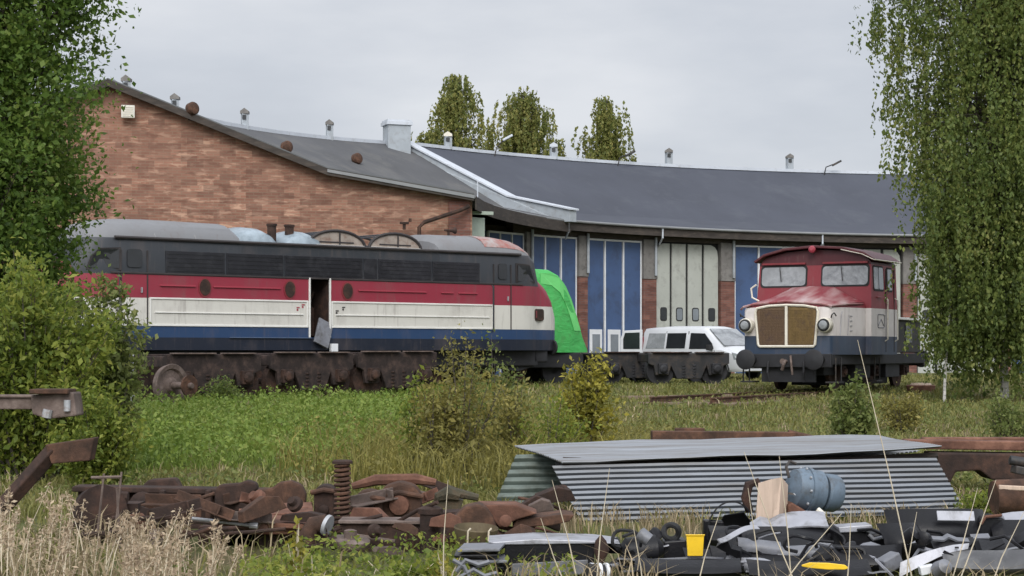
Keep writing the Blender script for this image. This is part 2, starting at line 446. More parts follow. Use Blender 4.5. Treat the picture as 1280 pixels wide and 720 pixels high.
# the veiled sun brightens the cloud around it
vm = nt.nodes.new('ShaderNodeVectorMath'); vm.operation = 'DOT_PRODUCT'; nt.links.new(tc.outputs['Generated'], vm.inputs[0])
vm.inputs[1].default_value = (math.sin(SUN_AZ)*math.cos(SUN_EL), math.cos(SUN_AZ)*math.cos(SUN_EL), math.sin(SUN_EL))
gl = ramp(nt, vm.outputs['Value'], [(.0, (1, 1, 1)), (.5, (1.35, 1.35, 1.33)), (1, (2.6, 2.55, 2.45))])
m2 = nt.nodes.new('ShaderNodeMix'); m2.data_type = 'RGBA'; m2.blend_type = 'MULTIPLY'; m2.inputs[0].default_value = 1
nt.links.new(skyc, m2.inputs[6]); nt.links.new(gl, m2.inputs[7]); skyc = m2.outputs[2]
nt.links.new(skyc, bg.inputs[0]); bg.inputs[1].default_value = .1
nt.links.new(bg.outputs[0], wo.inputs[0])

sl = bpy.data.lights.new('sun', 'SUN'); sl.energy = 1.5; sl.angle = R(24); sl.color = (1, .97, .92)
so = bpy.data.objects.new('sun', sl); COL.objects.link(so)
dv = Vector((math.sin(SUN_AZ)*math.cos(SUN_EL), math.cos(SUN_AZ)*math.cos(SUN_EL), math.sin(SUN_EL)))
so.rotation_euler = dv.to_track_quat('Z', 'Y').to_euler(); so.location = (0, 0, 60)

cam = bpy.data.cameras.new('camera'); co = bpy.data.objects.new('camera', cam); COL.objects.link(co)
co.location = (0, 0, EYE); co.rotation_euler = (R(90), 0, 0)
cam.sensor_width = 36; cam.lens = F/1280*36; cam.shift_y = 80/1280; cam.clip_end = 6000; cam.clip_start = .1
SC.camera = co
SC.view_settings.view_transform = 'Standard'; SC.view_settings.look = 'None'
SC.view_settings.gamma = 1; SC.view_settings.exposure = 0.2; SC.view_settings.use_curve_mapping = False

# ================================================================== ground
def build_ground():
    xs = np.concatenate([[-2500, -600, -150], np.linspace(-60, 60, 121), [150, 600, 2500]])
    ys = np.concatenate([[-300, -60], np.linspace(0, 120, 161), [200, 500, 3000]])
    X, Y = np.meshgrid(xs, ys)
    Z = gz(X, Y)+.035*np.sin(X*1.3+Y*.7)*np.cos(Y*1.1-.4*X)+.02*np.sin(3.1*X-Y)
    v = np.stack([X, Y, Z], -1).reshape(-1, 3); nx = len(xs)
    I = np.arange(len(v)).reshape(len(ys), nx)
    f = np.stack([I[:-1, :-1], I[:-1, 1:], I[1:, 1:], I[1:, :-1]], -1).reshape(-1, 4)
    m, nt, b, out = newmat('ground')
    n = noise(nt, .35, 8, .65, coord='Object'); n2 = noise(nt, 4, 8, .7)
    c = ramp(nt, n, [(.3, (.075, .10, .028)), (.48, (.10, .11, .04)), (.6, (.13, .11, .06)), (.75, (.10, .08, .052))])
    c = mix(nt, ramp(nt, n2, [(.4, (0, 0, 0)), (.7, (.7, .7, .7))]), c, (.05, .045, .028))
    nt.links.new(c, b.inputs['Base Color']); b.inputs['Roughness'].default_value = .95; b.inputs['Specular IOR Level'].default_value = .1
    bump(nt, b, n2, .8, .05)
    tag(rawmesh('ground', v, f, m, smooth=True), kind='structure')
build_ground()

def blades(name, mat, n, y0, y1, h, w, mask=None, bend=.5, xm=2.5, clump=0.0, dens_pow=1.0):
    # density falls with distance; x covers a little more than any view of the yard
    u = RNG.random(n); Y = y0*(y1/y0)**(u**dens_pow)
    X = (RNG.random(n)*2-1)*(Y*.30+xm)
    if clump:
        k = max(1, n//14); cx = X[:k]; cy = Y[:k]
        i = RNG.integers(0, k, n); X = cx[i]+RNG.normal(size=n)*clump; Y = cy[i]+RNG.normal(size=n)*clump
    if mask is not None:
        px = 640+F*X/Y
        keep = mask(X, Y, px); X, Y = X[keep], Y[keep]
    n = len(X); Z = gz(X, Y)
    H = h*(.45+.9*RNG.random(n)); a = RNG.random(n)*6.283; Wd = w*(.6+.8*RNG.random(n))*np.maximum(1, Y/26)
    bx = np.cos(a); by = np.sin(a); la = RNG.random(n)*6.283; ll = H*bend*(.3+RNG.random(n))
    p0 = np.stack([X-bx*Wd, Y-by*Wd, Z-.02], 1); p1 = np.stack([X+bx*Wd, Y+by*Wd, Z-.02], 1)
    mx = X+np.cos(la)*ll*.35; my = Y+np.sin(la)*ll*.35
    p2 = np.stack([mx+bx*Wd*.8, my+by*Wd*.8, Z+H*.6], 1); p3 = np.stack([mx-bx*Wd*.8, my-by*Wd*.8, Z+H*.6], 1)
    p4 = np.stack([X+np.cos(la)*ll+bx*Wd*.1, Y+np.sin(la)*ll, Z+H*(1-.3*bend)], 1); p5 = p4-np.stack([bx, by, 0*bx], 1)*(Wd*.2)[:, None]
    v = np.stack([p0, p1, p2, p3, p4, p5], 1).reshape(-1, 3)
    i = np.arange(n)*6
    f = np.concatenate([np.stack([i, i+1, i+2, i+3], 1), np.stack([i+3, i+2, i+4, i+5], 1)])
    o = rawmesh(name, v, f, mat); tag(o, kind='stuff'); return o

def lush(X, Y, px):   # green patch left, ragged edge
    e = 560+60*np.sin(Y*.5)+RNG.normal(size=len(X))*40
    return (px < e) & (Y > 23.5+1.2*np.sin(X*1.3)) & (px > -40)
def field(X, Y, px):
    return ~lush(X, Y, px) | (RNG.random(len(X)) < .12)
tag(blades('green_grass', M['grass_green'], 90000, 23, 60, .26, .008, lush, .8, clump=.16), 'bright green grass and low weeds growing in front of the striped diesel', 'grass')
tag(blades('olive_grass', M['grass_olive'], 130000, 18, 76, .14, .008, field, .7), 'olive and straw coloured grass covering the yard', 'grass')
tag(blades('pale_grass', M['grass_dry'], 7000, 18, 60, .2, .006, None, .6, clump=.12), 'pale dry grass blades scattered through the yard', 'grass')
tag(blades('scrap_weeds', M['grass_olive'], 20000, 9.5, 18.5, .17, .006, lambda X, Y, px: RNG.random(len(X)) < np.where((px > 110) & (Y < 17), .3, .9), .8, clump=.1), 'short weeds growing among the scrap', 'weeds')
# leafy ground cover in the lush patch
def cover(name, n, y0, y1, hmax, size, mat, mask):
    u = RNG.random(n); Y = y0*(y1/y0)**u; X = (RNG.random(n)*2-1)*(Y*.3+2.5)
    k = mask(X, Y, 640+F*X/Y); X, Y = X[k], Y[k]; n = len(X)
    hump = hmax*(.35+.65*(.5+.5*np.sin(X*2.1+1.3*np.sin(Y*.9))*np.sin(Y*1.7+.8*np.sin(X*1.9))))
    P = np.stack([X, Y, gz(X, Y)+hump*RNG.random(n)**.6], 1)
    return tag(leaves(name, P, mat, size, None, 1.0, .6), kind='stuff')
tag(cover('low_weeds', 70000, 24, 46, .5, .07, M['grass_green'], lush), 'leafy green weeds matting the ground before the rusty bogies', 'weeds')
tag(cover('mixed_weeds', 30000, 20, 60, .22, .06, M['leaf_sap'], field), 'low leafy weeds across the yard', 'weeds')

def willow_zone(X, Y, px): return (px > 400+60*np.sin(Y)) & (px < 830+50*np.sin(2*Y)) & (RNG.random(len(X)) < .35+.65*np.clip(1-abs(px-620)/260, 0, 1))
tag(blades('tall_olive_grass', M['leaf_olive'], 26000, 20.5, 29, .6, .007, willow_zone, .7, clump=.15), 'tall olive grass standing between the willow bushes', 'grass')
tag(cover('olive_weeds', 42000, 20.5, 32, .55, .055, M['leaf_olive'], willow_zone), 'olive weeds mixed through the tall grass in the middle', 'weeds')

n = 26000; X = RNG.uniform(-190, 190, n); Yf = RNG.uniform(255, 275, n); top = 8+2.5*np.sin(X*.09)+1.5*np.sin(X*.31+2)+1.2*np.sin(X*.8)
tag(leaves('far_wood', np.stack([X, Yf, .6+top*RNG.random(n)**.7], 1), M['leaf_far'], 1.3), 'low distant wood beyond the engine shed', 'wood', None, 'stuff')
M['gutter_grey'] = paint('gutter_grey', (.2, .205, .21), .5, .1, .15, 1.0)
M['gutter_dark'] = paint('gutter_dark', (.10, .105, .11), .6, .1, .15, 1.0)
# ================================================================== the engine shed
CX, CY = 25.2, 55.8
R_E, R_K, R_R, R_B = 30.6, 33.4, 38.7, 46.8      # eave, kink, ridge, back eave
Z_E, Z_K, Z_R = 7.0, 7.6, 10.6
R_W = 31.35
def pol(r, phi, z=0.0): return Vector((CX+r*math.cos(phi), CY+r*math.sin(phi), z))
def phi_px(px, r):
    k = (px-640)/F
    a = 1+k*k; b = -2*(k*CX+CY); c = CX*CX+CY*CY-r*r
    Y = (-b+math.sqrt(b*b-4*a*c))/(2*a)
    return math.atan2(Y-CY, k*Y-CX)
PHI_P = R(139.4)
PHI_END = R(62)
def fwphi(r): return PHI_P+R(float(np.interp(r, [30.6, 38.7], [-.97, .9])))   # the fire wall is not quite radial
shed = thing('engine_shed', 'curved brick roundhouse with dark felt roof and blue and white gates', 'engine shed', (0, 70, .6))
OFF = Vector((0, -70, -.6))
def sb(mb, name, mat, parent=None, **k):
    p = parent or shed
    o = mb.build(name, mat, p, **k)
    if parent is None: o.location = OFF
    return o

A = Vector((-1.38, 64.5, Z_E)); Kp = Vector((-6.33, 63.5, 7.79)); B = Vector((-13.45, 62.1, Z_R))
K2 = B+(B-Kp)*1.0; K2.z = 7.79; A2 = B+(B-A); A2.z = Z_E
along = Vector((B.x-A.x, B.y-A.y, 0)).normalized(); wn = Vector((along.y, -along.x, 0))
if wn.y > 0: wn = -wn
# brick end wall, local frame: x along the wall, z up
ang = math.atan2(-along.y, -along.x)
wl = MB(); Lw = (Vector((A2.x, A2.y, 0))-Vector((A.x, A.y, 0))).length
def wx(p): return -(Vector((p.x-A.x, p.y-A.y, 0))).dot(along)
outl = [(0, 0, .3), (wx(A2), 0, .3), (wx(A2), 0, Z_E-.12), (wx(K2), 0, K2.z-.12), (wx(B), 0, Z_R-.12), (wx(Kp), 0, Kp.z-.12), (0, 0, Z_E-.12)]
wl.prism(outl, (0, .45, 0))
ew = wl.build('end_wall', M['brick'], shed); ew.location = Vector((A.x, A.y, 0))+OFF; ew.rotation_euler = (0, 0, ang)
pw = MB(); pw.box((-.45, -.03, 3.5), (.75, .1, 6.6))
o = pw.build('corner_pilaster', M['brick_red'], shed, bevel=.01); o.location = Vector((A.x, A.y, 0))+OFF; o.rotation_euler = (0, 0, ang)

# roof, left of the fire wall: blends from the straight end wall to the ring
def tpol(p): return (math.hypot(p.x-CX, p.y-CY), math.atan2(p.y-CY, p.x-CX), p.z)
e0 = [tpol(p+wn*.35) for p in (A, Kp, B, K2, A2)]
e1 = [(r, fwphi(r), z) for r, z in ((R_E, Z_E), (R_K, Z_K), (R_R, Z_R), (R_B-2.8, Z_K), (R_B, Z_E))]
rows = []
for i in range(13):
    t = i/12
    rows.append([pol(a[0]+(b[0]-a[0])*min(1, t*1.0), a[1]+(b[1]-a[1])*t, a[2]+(b[2]-a[2])*t-(.42*math.sin(math.pi*t**.62)**.8 if k == 2 else .12*math.sin(math.pi*t) if k == 1 else 0)) for k, (a, b) in enumerate(zip(e0, e1))])
rl = MB(); rl.sheet(rows, .1); sb(rl, 'roof', M['felt_grey'])
# rake boards and pale drip edge on the end wall
rk = MB(); base = [p+wn*.36 for p in (A, Kp, B, K2, A2)]
for a, b in zip(base, base[1:]):
    d = (b-a).normalized(); up = Vector((0, 0, 1))
    rk.prism([a+up*.05, b+up*.05, b-up*.2, a-up*.2], wn*.05)
sb(rk, 'rake_board', M['timber_dark'])
rk = MB()
for a, b in zip(base, base[1:]):
    up = Vector((0, 0, 1)); rk.prism([a+up*.075+wn*.055, b+up*.075+wn*.055, b+up*.03+wn*.055, a+up*.03+wn*.055], -wn*.2)
sb(rk, 'rake_flashing', M['gutter_dark'])
sf = MB(); up = Vector((0, 0, 1)); sf.prism([A+wn*.41+up*.0, Kp+wn*.41, Kp+wn*.41-up*.1, A+wn*.41-up*.12], wn*.04)
sb(sf, 'eave_board', M['gutter_grey'])

# roof, right of the fire wall
NS = 26
phis = [PHI_P+(PHI_END-PHI_P)*i/NS for i in range(NS+1)]
rr_ = MB(); rr_.sheet([[pol(r, fwphi(r)+(PHI_END-fwphi(r))*ii/NS, z) for r, z in ((R_E, Z_E), (R_K, Z_K), (R_R, Z_R), (R_B-2.8, Z_K), (R_B, Z_E))] for ii, p in enumerate(phis)], .1)
sb(rr_, 'roof', M['felt_dark'])
def arc_loft(name, mat, prof, ph, parent=None):
    m = MB(); m.loft([[pol(r, p, z) for r, z in prof] for p in ph]); return sb(m, name, mat, parent)
def arc_rect(name, mat, r0, r1, z0, z1, ph): return arc_loft(name, mat, [(r0, z0), (r1, z0), (r1, z1), (r0, z1)], ph)
arc_rect('ridge_cap', M['flashing'], R_R-.16, R_R+.16, Z_R-.05, Z_R+.09, phis)
m = MB(); m.loft([[p+Vector((dx, 0, dz)) for dx, dz in ((-.14, -.05), (.14, -.05), (.14, .09), (-.14, .09))] for p in [r[2] for r in rows]]); sb(m, 'ridge_cap', M['flashing'])
arc_rect('fascia', M['timber_dark'], R_E+.03, R_E+.09, Z_E-.42, Z_E-.05, phis)
m = MB(); m.tube([pol(R_E-.05, p, Z_E-.05) for p in phis], .055, 8); sb(m, 'gutter', M['gutter_grey'], smooth=True)
ph2 = [tpol(A)[1]+(PHI_P-tpol(A)[1])*i/8 for i in range(9)]
rE2 = [r[0] for r in rows[::2]]+[rows[-1][0]]
m = MB(); m.tube([p-Vector((0, 0, .06)) for p in rE2], .055, 8); sb(m, 'gutter', M['gutter_grey'], smooth=True)
m = MB(); m.loft([[p+d for d in (Vector((.04, .05, -.5)), Vector((.1, .1, -.5)), Vector((.1, .1, -.04)), Vector((.04, .05, -.04)))] for p in rE2]); sb(m, 'fascia', M['timber_dark'])
# soffit and header band above the gates
ZD = 6.35
phw = [R(163)+(PHI_END-R(163))*i/36 for i in range(37)]
phr = [PHI_P+R(4)+(PHI_END-PHI_P-R(4))*i/30 for i in range(31)]
arc_rect('header', M['timber_dark'], R_W-.02, R_W+.35, ZD+.05, Z_E+.0, phr)
arc_rect('soffit', M['timber_dark'], R_E+.1, R_W+.35, Z_E-.13, Z_E-.06, phr)
arc_rect('back_wall', M['brick'], R_B-.9, R_B-.5, .3, Z_E-.1, phr)
arc_rect('backing_wall', M['timber_dark'], R_W+.42, R_W+.6, .3, ZD+.3, [R(161)+(PHI_END-R(161))*i/36 for i in range(37)])
m = MB(); m.prism([pol(R_W, PHI_END, .3), pol(R_B-.6, PHI_END, .3), pol(R_B-.6, PHI_END, Z_E-.1), pol(R_R, PHI_END, Z_R-.15), pol(R_W, PHI_END, Z_E-.1)], (.0, -.3, 0)); sb(m, 'end_wall', M['brick_red'])

# fire wall parapet and chimney
def radial(name, mat, prof, ph, th, parent=None):
    t = Vector((-math.sin(ph), math.cos(ph), 0))*th
    m = MB(); m.prism([pol(r, fwphi(r)+.008, z)-t*.5 for r, z in prof], t); return sb(m, name, mat, parent, bevel=.01)
PH = .62
prof = [(R_E-.45, Z_E-.12), (R_E-.45, Z_E+.34), (R_K-.2, Z_K+.42), (R_R+.2, Z_R+.24), (R_R+.2, Z_R-.3), (R_K, Z_K-.3), (R_E, Z_E-.12)]
radial('parapet', M['concrete'], prof, PHI_P+.008, .42)
cap = [(R_E-.52, Z_E+.345), (R_E-.52, Z_E+.42), (R_K-.22, Z_K+.50), (R_R+.2, Z_R+.32), (R_R+.2, Z_R+.245), (R_K-.2, Z_K+.425)]
radial('parapet_cap', M['flashing'], cap, PHI_P+.008, .6)
m = MB(); c = pol(R_R-.35, PHI_P+R(2.35), 0)
m.box((c.x, c.y, 10.45), (1.0, .85, 1.6), (0, 0, R(20)))
ch = sb(m, 'chimney', M['concrete'], bevel=.02)
m = MB(); m.box((c.x, c.y, 11.32), (1.14, .98, .14), (0, 0, R(20))); m.box((c.x, c.y, 11.43), (1.06, .9, .08), (0, 0, R(20)))
m.build('chimney_cap', M['flashing'], ch)

# ridge vents: a square pipe with a gabled cowl
def roof_at(px, py, r):   # point above ring radius r on this viewing line
    p = phi_px(px, r); return pol(r, p, 0)
def vent(pos, h, w=.26, top=None):
    m = MB(); m.box((pos.x, pos.y, pos.z+h/2), (w, w, h), (0, 0, .3))
    o = sb(m, 'ridge_vent', M['concrete'], bevel=.01)
    m = MB(); s = w*.62; z = pos.z+h
    m.prism([(pos.x-s, pos.y-s, z-.02), (pos.x+s, pos.y-s, z-.02), (pos.x+s, pos.y-s, z+.08), (pos.x, pos.y-s, z+.2), (pos.x-s, pos.y-s, z+.08)], (0, 2*s, 0))
    m.build('cowl', top or M['concrete_dim'], o)
    m = MB(); m.box((pos.x, pos.y-s-.004, z-.16), (w*.55, .02, .18)); m.build('louvre', M['glass_dark'], o)
def on_ridge(px):
    best = min(range(1200), key=lambda i: abs(640+F*(lambda q: q.x/q.y)(ridge_pt(i/1199))-px)); return ridge_pt(best/1199)
def ridge_pt(t):
    x = t*12; i = min(int(x), 11); return rows[i][2].lerp(rows[i+1][2], x-i)
for px, h in ((158, .55), (219, .6), (306, .66), (412, .68)): vent(on_ridge(px)+Vector((0, 0, -.1)), h)
for px, h, tp in ((560, .6, M['cream']), (692, .6, M['flashing']), (836, .72, None), (987, .72, None)):
    p = pol(R_R, phi_px(px, R_R), Z_R-.05); vent(p, h, .3, tp)
# round rusty exhaust hoods lying on the felt
def roof_pt(t, s):   # between kink and ridge on the left roof
    x = t*12; i = min(int(x), 11); a = rows[i][1].lerp(rows[i+1][1], x-i); b = rows[i][2].lerp(rows[i+1][2], x-i); return a.lerp(b, s)
def find(px, py, lo=0):
    best = None
    for i in range(100):
        for j in range(60):
            q = roof_pt(i/99, lo+j/59*(1-lo)); e = (640+F*q.x/q.y-px)**2+(HZ-F*(q.z-EYE)/q.y-py)**2
            if best is None or e < best[0]: best = (e, q)
    return best[1]
for px, py in ((238, 142), (357, 189), (445, 204)):
    q = find(px, py)
    m = MB(); m.lathe([(0, .12), (.02, .21), (.2, .23), (.26, .2), (.3, .1)], q+Vector((-.06, .1, .16)), (.75, -.62, .12), 18)
    o = sb(m, 'round_vent', M['rust'], smooth=True)
    m = MB(); m.tube([q+Vector((0, .1, -.2)), q+Vector((0.05, 0, .12))], .12, 10); m.build('vent_neck', M['rust_dark'], o, True)
# ventilation box high on the gable, iron brackets on the brick, drain pipe
p = at(160, 140, 62.05)
m = MB(); m.box(p+wn*.1, (.44, .16, .42), (0, 0, ang)); o = sb(m, 'vent_box', M['plaster_white'], bevel=.01)
m = MB()
for k in range(5): m.box(p+wn*.19+Vector((0, 0, -.14+.07*k)), (.34, .015, .03), (0, 0, ang))
m.build('louvre', M['cream'], o)
for px, py in ((320, 271), (505, 279)):
    p = at(px, py, 63.6); m = MB(); m.box(p+wn*.08, (.3, .12, .08), (0, 0, ang)); m.box(p+wn*.06+Vector((0, 0, -.12)), (.1, .1, .2), (0, 0, ang)); m.box(p+wn*.06+Vector((.2, 0, .1)), (.1, .08, .12), (0, 0, ang))
    sb(m, 'wall_bracket', M['rust_dark'], bevel=.01)
m = MB(); m.tube([at(586, 258, 64.2), at(575, 263, 64.0), at(530, 278, 63.45), at(524, 284, 63.4), at(524, 330, 63.4)], .07, 8)
sb(m, 'drain_pipe', M['rust_dark'], smooth=True)
# thin lightning rod by the parapet, roof lamps
m = MB(); q = pol(R_E-.1, PHI_P+R(10), Z_E-.05); m.tube([at(597, 226, 66.0), at(597, 262, 66.0)], .022, 6); sb(m, 'lightning_rod', M['flashing'])
def roof_lamp(px, kind):
    p = pol(R_R-.3, phi_px(px, R_R-.3), Z_R-.2)
    m = MB(); m.tube([p, p+Vector((.1, 0, .42)), p+Vector((.45, -.15, .78 if kind else .55))], .03, 6); o = sb(m, 'lamp_arm', M['black_steel'], smooth=True)
    m = MB(); q = p+Vector((.6, -.2, .84 if kind else .6)); m.box(q, (.5, .22, .1), (0, R(-28), 0)); m.build('lamp_head', M['black_steel'] if not kind else M['flashing'], o, bevel=.02)
roof_lamp(618, 1); roof_lamp(772, 0); roof_lamp(1030, 0)

# ---- piers, gates
def chord(p0, p1, z0, z1, r, th, name, mat, parent=None, inset=0.0, bevel=.008):
    a = pol(r, p0); b = pol(r, p1); d = (b-a).normalized(); a = a+d*inset; b = b-d*inset
    n = Vector((d.y, -d.x, 0));
    if n.dot(Vector((CX, CY, 0))-a) < 0: n = -n
    m = MB(); m.prism([(a.x, a.y, z0), (b.x, b.y, z0), (b.x, b.y, z1), (a.x, a.y, z1)], -n*th)
    if parent is not None:
        o = m.build(name, mat, parent, bevel=bevel); o.location = (0, 0, 0); return o
    return sb(m, name, mat, bevel=bevel)
ZG = .55
def gate(px0, px1, style, nleaf, wicket=None):
    p0, p1 = phi_px(px0, R_W), phi_px(px1, R_W)
    fr = chord(p0, p1, ZG, ZD+.04, R_W+.16, .08, 'gate', M['rubber'] if style != 'blue' else M['door_blue'])  # black backing paints the shaded gaps between the white leaves
    for i in range(nleaf):
        a = p0+(p1-p0)*i/nleaf; b = p0+(p1-p0)*(i+1)/nleaf
        if style == 'blue':
            lf = chord(a, b, ZG+.03, ZD-.02, R_W+.06, .08, 'leaf', M['door_blue'], fr, .05)
            # white edge strips
            for q, e in ((a, b), ):
                chord(a, a+(b-a)*.07, ZG+.02, ZD+.02, R_W+.035, .11, 'edge_strip', M['white_trim'], fr)
            if i == nleaf-1: chord(b-(b-a)*.07, b, ZG+.02, ZD+.02, R_W+.035, .11, 'edge_strip', M['white_trim'], fr)
            chord(a+(b-a)*.07, b-(b-a)*.002, ZD-.05, ZD+.03, R_W+.03, .1, 'top_strip', M['white_trim'], fr)
            if wicket and i in wicket:
                c0 = a+(b-a)*.18; c1 = a+(b-a)*.86
                chord(c0, c1, .75, 2.55, R_W+.03, .05, 'wicket_frame', M['white_trim'], fr)
                chord(c0+(c1-c0)*.2, c1-(c1-c0)*.2, 1.0, 2.35, R_W+.005, .04, 'wicket_glass', M['glass_sky'], fr)
        else:
            aa = a+(b-a)*.075; bb = b-(b-a)*.075
            A0 = pol(R_W+.05, aa); B0 = pol(R_W+.05, bb); d = (B0-A0).normalized(); L = (B0-A0).length; n = Vector((d.y, -d.x, 0))
            if n.dot(Vector((CX, CY, 0))-A0) < 0: n = -n
            zt = ZD-.02; rcorner = .45
            pts = [(0, ZG), (L, ZG)]
            pts += ([(L, zt)] if i < nleaf-1 else [(L, zt-.5), (L-.05, zt-.25), (L-.18, zt-.08), (L-.4, zt)])
            pts += ([(0, zt)] if i > 0 else [(.4, zt), (.18, zt-.08), (.05, zt-.25), (0, zt-.5)])
            m = MB(); m.prism([(A0.x+d.x*x, A0.y+d.y*x, z) for x, z in pts], -n*.08)
            lf = m.build('leaf', M['door_white'] if style == 'white' else M['door_green'], fr, bevel=.01)
            wq = rrect(L*.28, 2.95, L*.78, 3.55, .1, 3)
            m = MB(); m.prism([(A0.x+d.x*x+n.x*.012, A0.y+d.y*x+n.y*.012, z) for x, z in wq], -n*.03); wd = m.build('leaf_window', M['rubber'], lf)
            wq = rrect(L*.33, 3.0, L*.73, 3.5, .08, 3)
            m = MB(); m.prism([(A0.x+d.x*x+n.x*.02, A0.y+d.y*x+n.y*.02, z) for x, z in wq], -n*.02); m.build('pane', M['glass_sky'] if i in (1, 2) else M['glass_dark'], wd)
gates = [(612, 656, 'blue', 3, None), (663, 722, 'blue', 3, None), (734, 803, 'blue', 3, (0, 1)), (820, 900, 'white', 4, None),
         (918, 1010, 'blue', 3, None), (1030, 1128, 'white', 4, None), (1146, 1246, 'white', 4, None), (1264, 1366, 'blue', 3, None)]
for g in gates: gate(*g)
edges = [(656, 663), (722, 734), (803, 820), (900, 918), (1010, 1030), (1128, 1146), (1246, 1264)]
for i, (a, b) in enumerate(edges):
    p0, p1 = phi_px(a, R_W), phi_px(b, R_W)
    chord(p0, p1, .3, 4.75, R_W-.06, .5, 'pier', M['brick_red'], None, .02)
    chord(p0, p1, 4.75, ZD+.1, R_W-.1, .5, 'pier_head', M['concrete_dim'], None, .0)
    q = pol(R_W-.16, p0+(p1-p0)*.82); m = MB(); m.tube([(q.x, q.y, 4.9), (q.x, q.y, ZD+.2)], .06, 8); sb(m, 'pier_pipe', M['concrete'])
# folded green gate leaves at the first stall
for x0, x1, y in ((569, 583, 266), (586, 604, 268)):
    a = at(x0, 300, 65.6); b = at(x1, 300, 66.2)
    m = MB(); m.prism([(a.x, a.y, .6), (b.x, b.y, .6), (b.x, b.y, 6.35), (a.x, a.y, 6.35)], (.06, -.08, 0)); sb(m, 'folded_leaf', M['door_green'], bevel=.01)
m = MB(); m.box(at(592, 266, 65.6), (1.5, .1, .12), (0, 0, R(25))); sb(m, 'leaf_rail', M['door_green'], bevel=.01)
# down pipes from the eave
for px in (710, 828, 1028, 1185):
    p = pol(R_E-.02, phi_px(px, R_E), 0); m = MB(); m.tube([(p.x, p.y, Z_E-.1), (p.x, p.y, Z_E-.5), (p.x-.1, p.y+.5, Z_E-.75)], .04, 6); sb(m, 'gutter_outlet', M['flashing'], smooth=True)
# ================================================================== striped diesel locomotive
U = Vector((.765, .644, 0)).normalized(); N = Vector((U.y, -U.x, 0))
P1 = Vector((-10.2, 47.55, 0))
LZ = .7
loco = thing('diesel_locomotive', 'long round nosed diesel locomotive striped dark grey, red, white and blue before the brick gable', 'locomotive',
             P1+U*6.87-N*1.5+Vector((0, 0, LZ)), math.atan2(U.y, U.x))
NAVY = (.02, .048, .115); WHT = (.56, .545, .50); RED = (.24, .026, .045); SLATE = (.032, .036, .043); ROOF = (.17, .172, .18)
M['loco'] = zmat('loco', [(0, (.012, .016, .028)), (1.28, NAVY), (1.58, WHT), (2.3, RED), (2.9, SLATE), (3.83, ROOF)], .42, (7.8, 2.9, RED), (.13, .10, .09), .3)
M['window_band'] = paint('window_band', (.012, .012, .016), .35, 0, .3, 1.2, (.03, .03, .035), .3)
M['red_trim'] = paint('red_trim', (.30, .035, .055), .45, 0, .1, 2)
M['cream_trim'] = paint('cream_trim', (.66, .65, .62), .45, 0, .08, 2)
M['hatch_pane'] = paint('hatch_pane', (.30, .255, .22), .35, 0, .25, 3, (.2, .13, .1), .3)
M['seam'] = paint('seam', (.03, .025, .025), .7)
M['slate'] = paint('slate', (.04, .045, .053), .4, 0, .2, 2)
M['roof_grey'] = paint('roof_grey', (.2, .2, .205), .5, 0, .15, 2, (.12, .11, .1), .3)
M['peel'] = paint('peel', (.30, .28, .27), .6, 0, .15, 2, (.28, .07, .05), .55, 1.6)

def lsec(x, w, zs, zt, n=10):
    p = [(x, -w, .95), (x, -w, 1.3), (x, -w, min(2.95, zs-.1)), (x, -w*.985, zs)]
    for i in range(1, n):
        a = math.pi*i/n
        p.append((x, -w*.955*math.copysign(abs(math.cos(a))**.8, math.cos(a)), zs+(zt-zs)*math.sin(a)**.8))
    p += [(x, w*.985, zs), (x, w, min(2.95, zs-.1)), (x, w, 1.3), (x, w, .95)]
    return [Vector(q) for q in p]
half = [(3.70, 1.5, 3.8, 3.86), (3.74, 1.5, 3.8, 4.2), (3.95, 1.5, 3.8, 4.4), (5.5, 1.5, 3.8, 4.42), (6.3, 1.5, 3.8, 4.4), (6.85, 1.49, 3.78, 4.33), (7.2, 1.44, 3.72, 4.18),
        (7.5, 1.33, 3.6, 3.92), (7.82, 1.15, 2.96, 3.27), (8.0, 1.13, 2.82, 3.2), (8.28, 1.08, 2.58, 3.04), (8.55, .98, 2.27, 2.76), (8.76, .84, 1.98, 2.42), (8.92, .62, 1.78, 2.1), (8.98, .36, 1.6, 1.85)]
def bw(x): return float(np.interp(abs(x), [h[0] for h in half], [h[1] for h in half]))
st = [(-x, w, zs, zt) for x, w, zs, zt in half[::-1]]
st = [((-3.0-(abs(x)-3.7)*.85) if -5.5 < x else x, w, a, b) for x, w, a, b in st]
st += [(-.84, 1.5, 3.8, 3.86), (-.17, 1.5, 3.8, 3.86)]+half
mb = MB(); secs = [lsec(*q) for q in st]; mb.loft(secs)
i0 = [i for i, q in enumerate(st) if abs(q[0]+.84) < 1e-6][0]; n = len(secs[0])
hole = [i0*n+1, i0*n+2, (i0+1)*n+2, (i0+1)*n+1]
mb.f = [f for f in mb.f if sorted(f) != sorted(hole)]
body = mb.build('body', M['loco'], loco, True, angle=32)
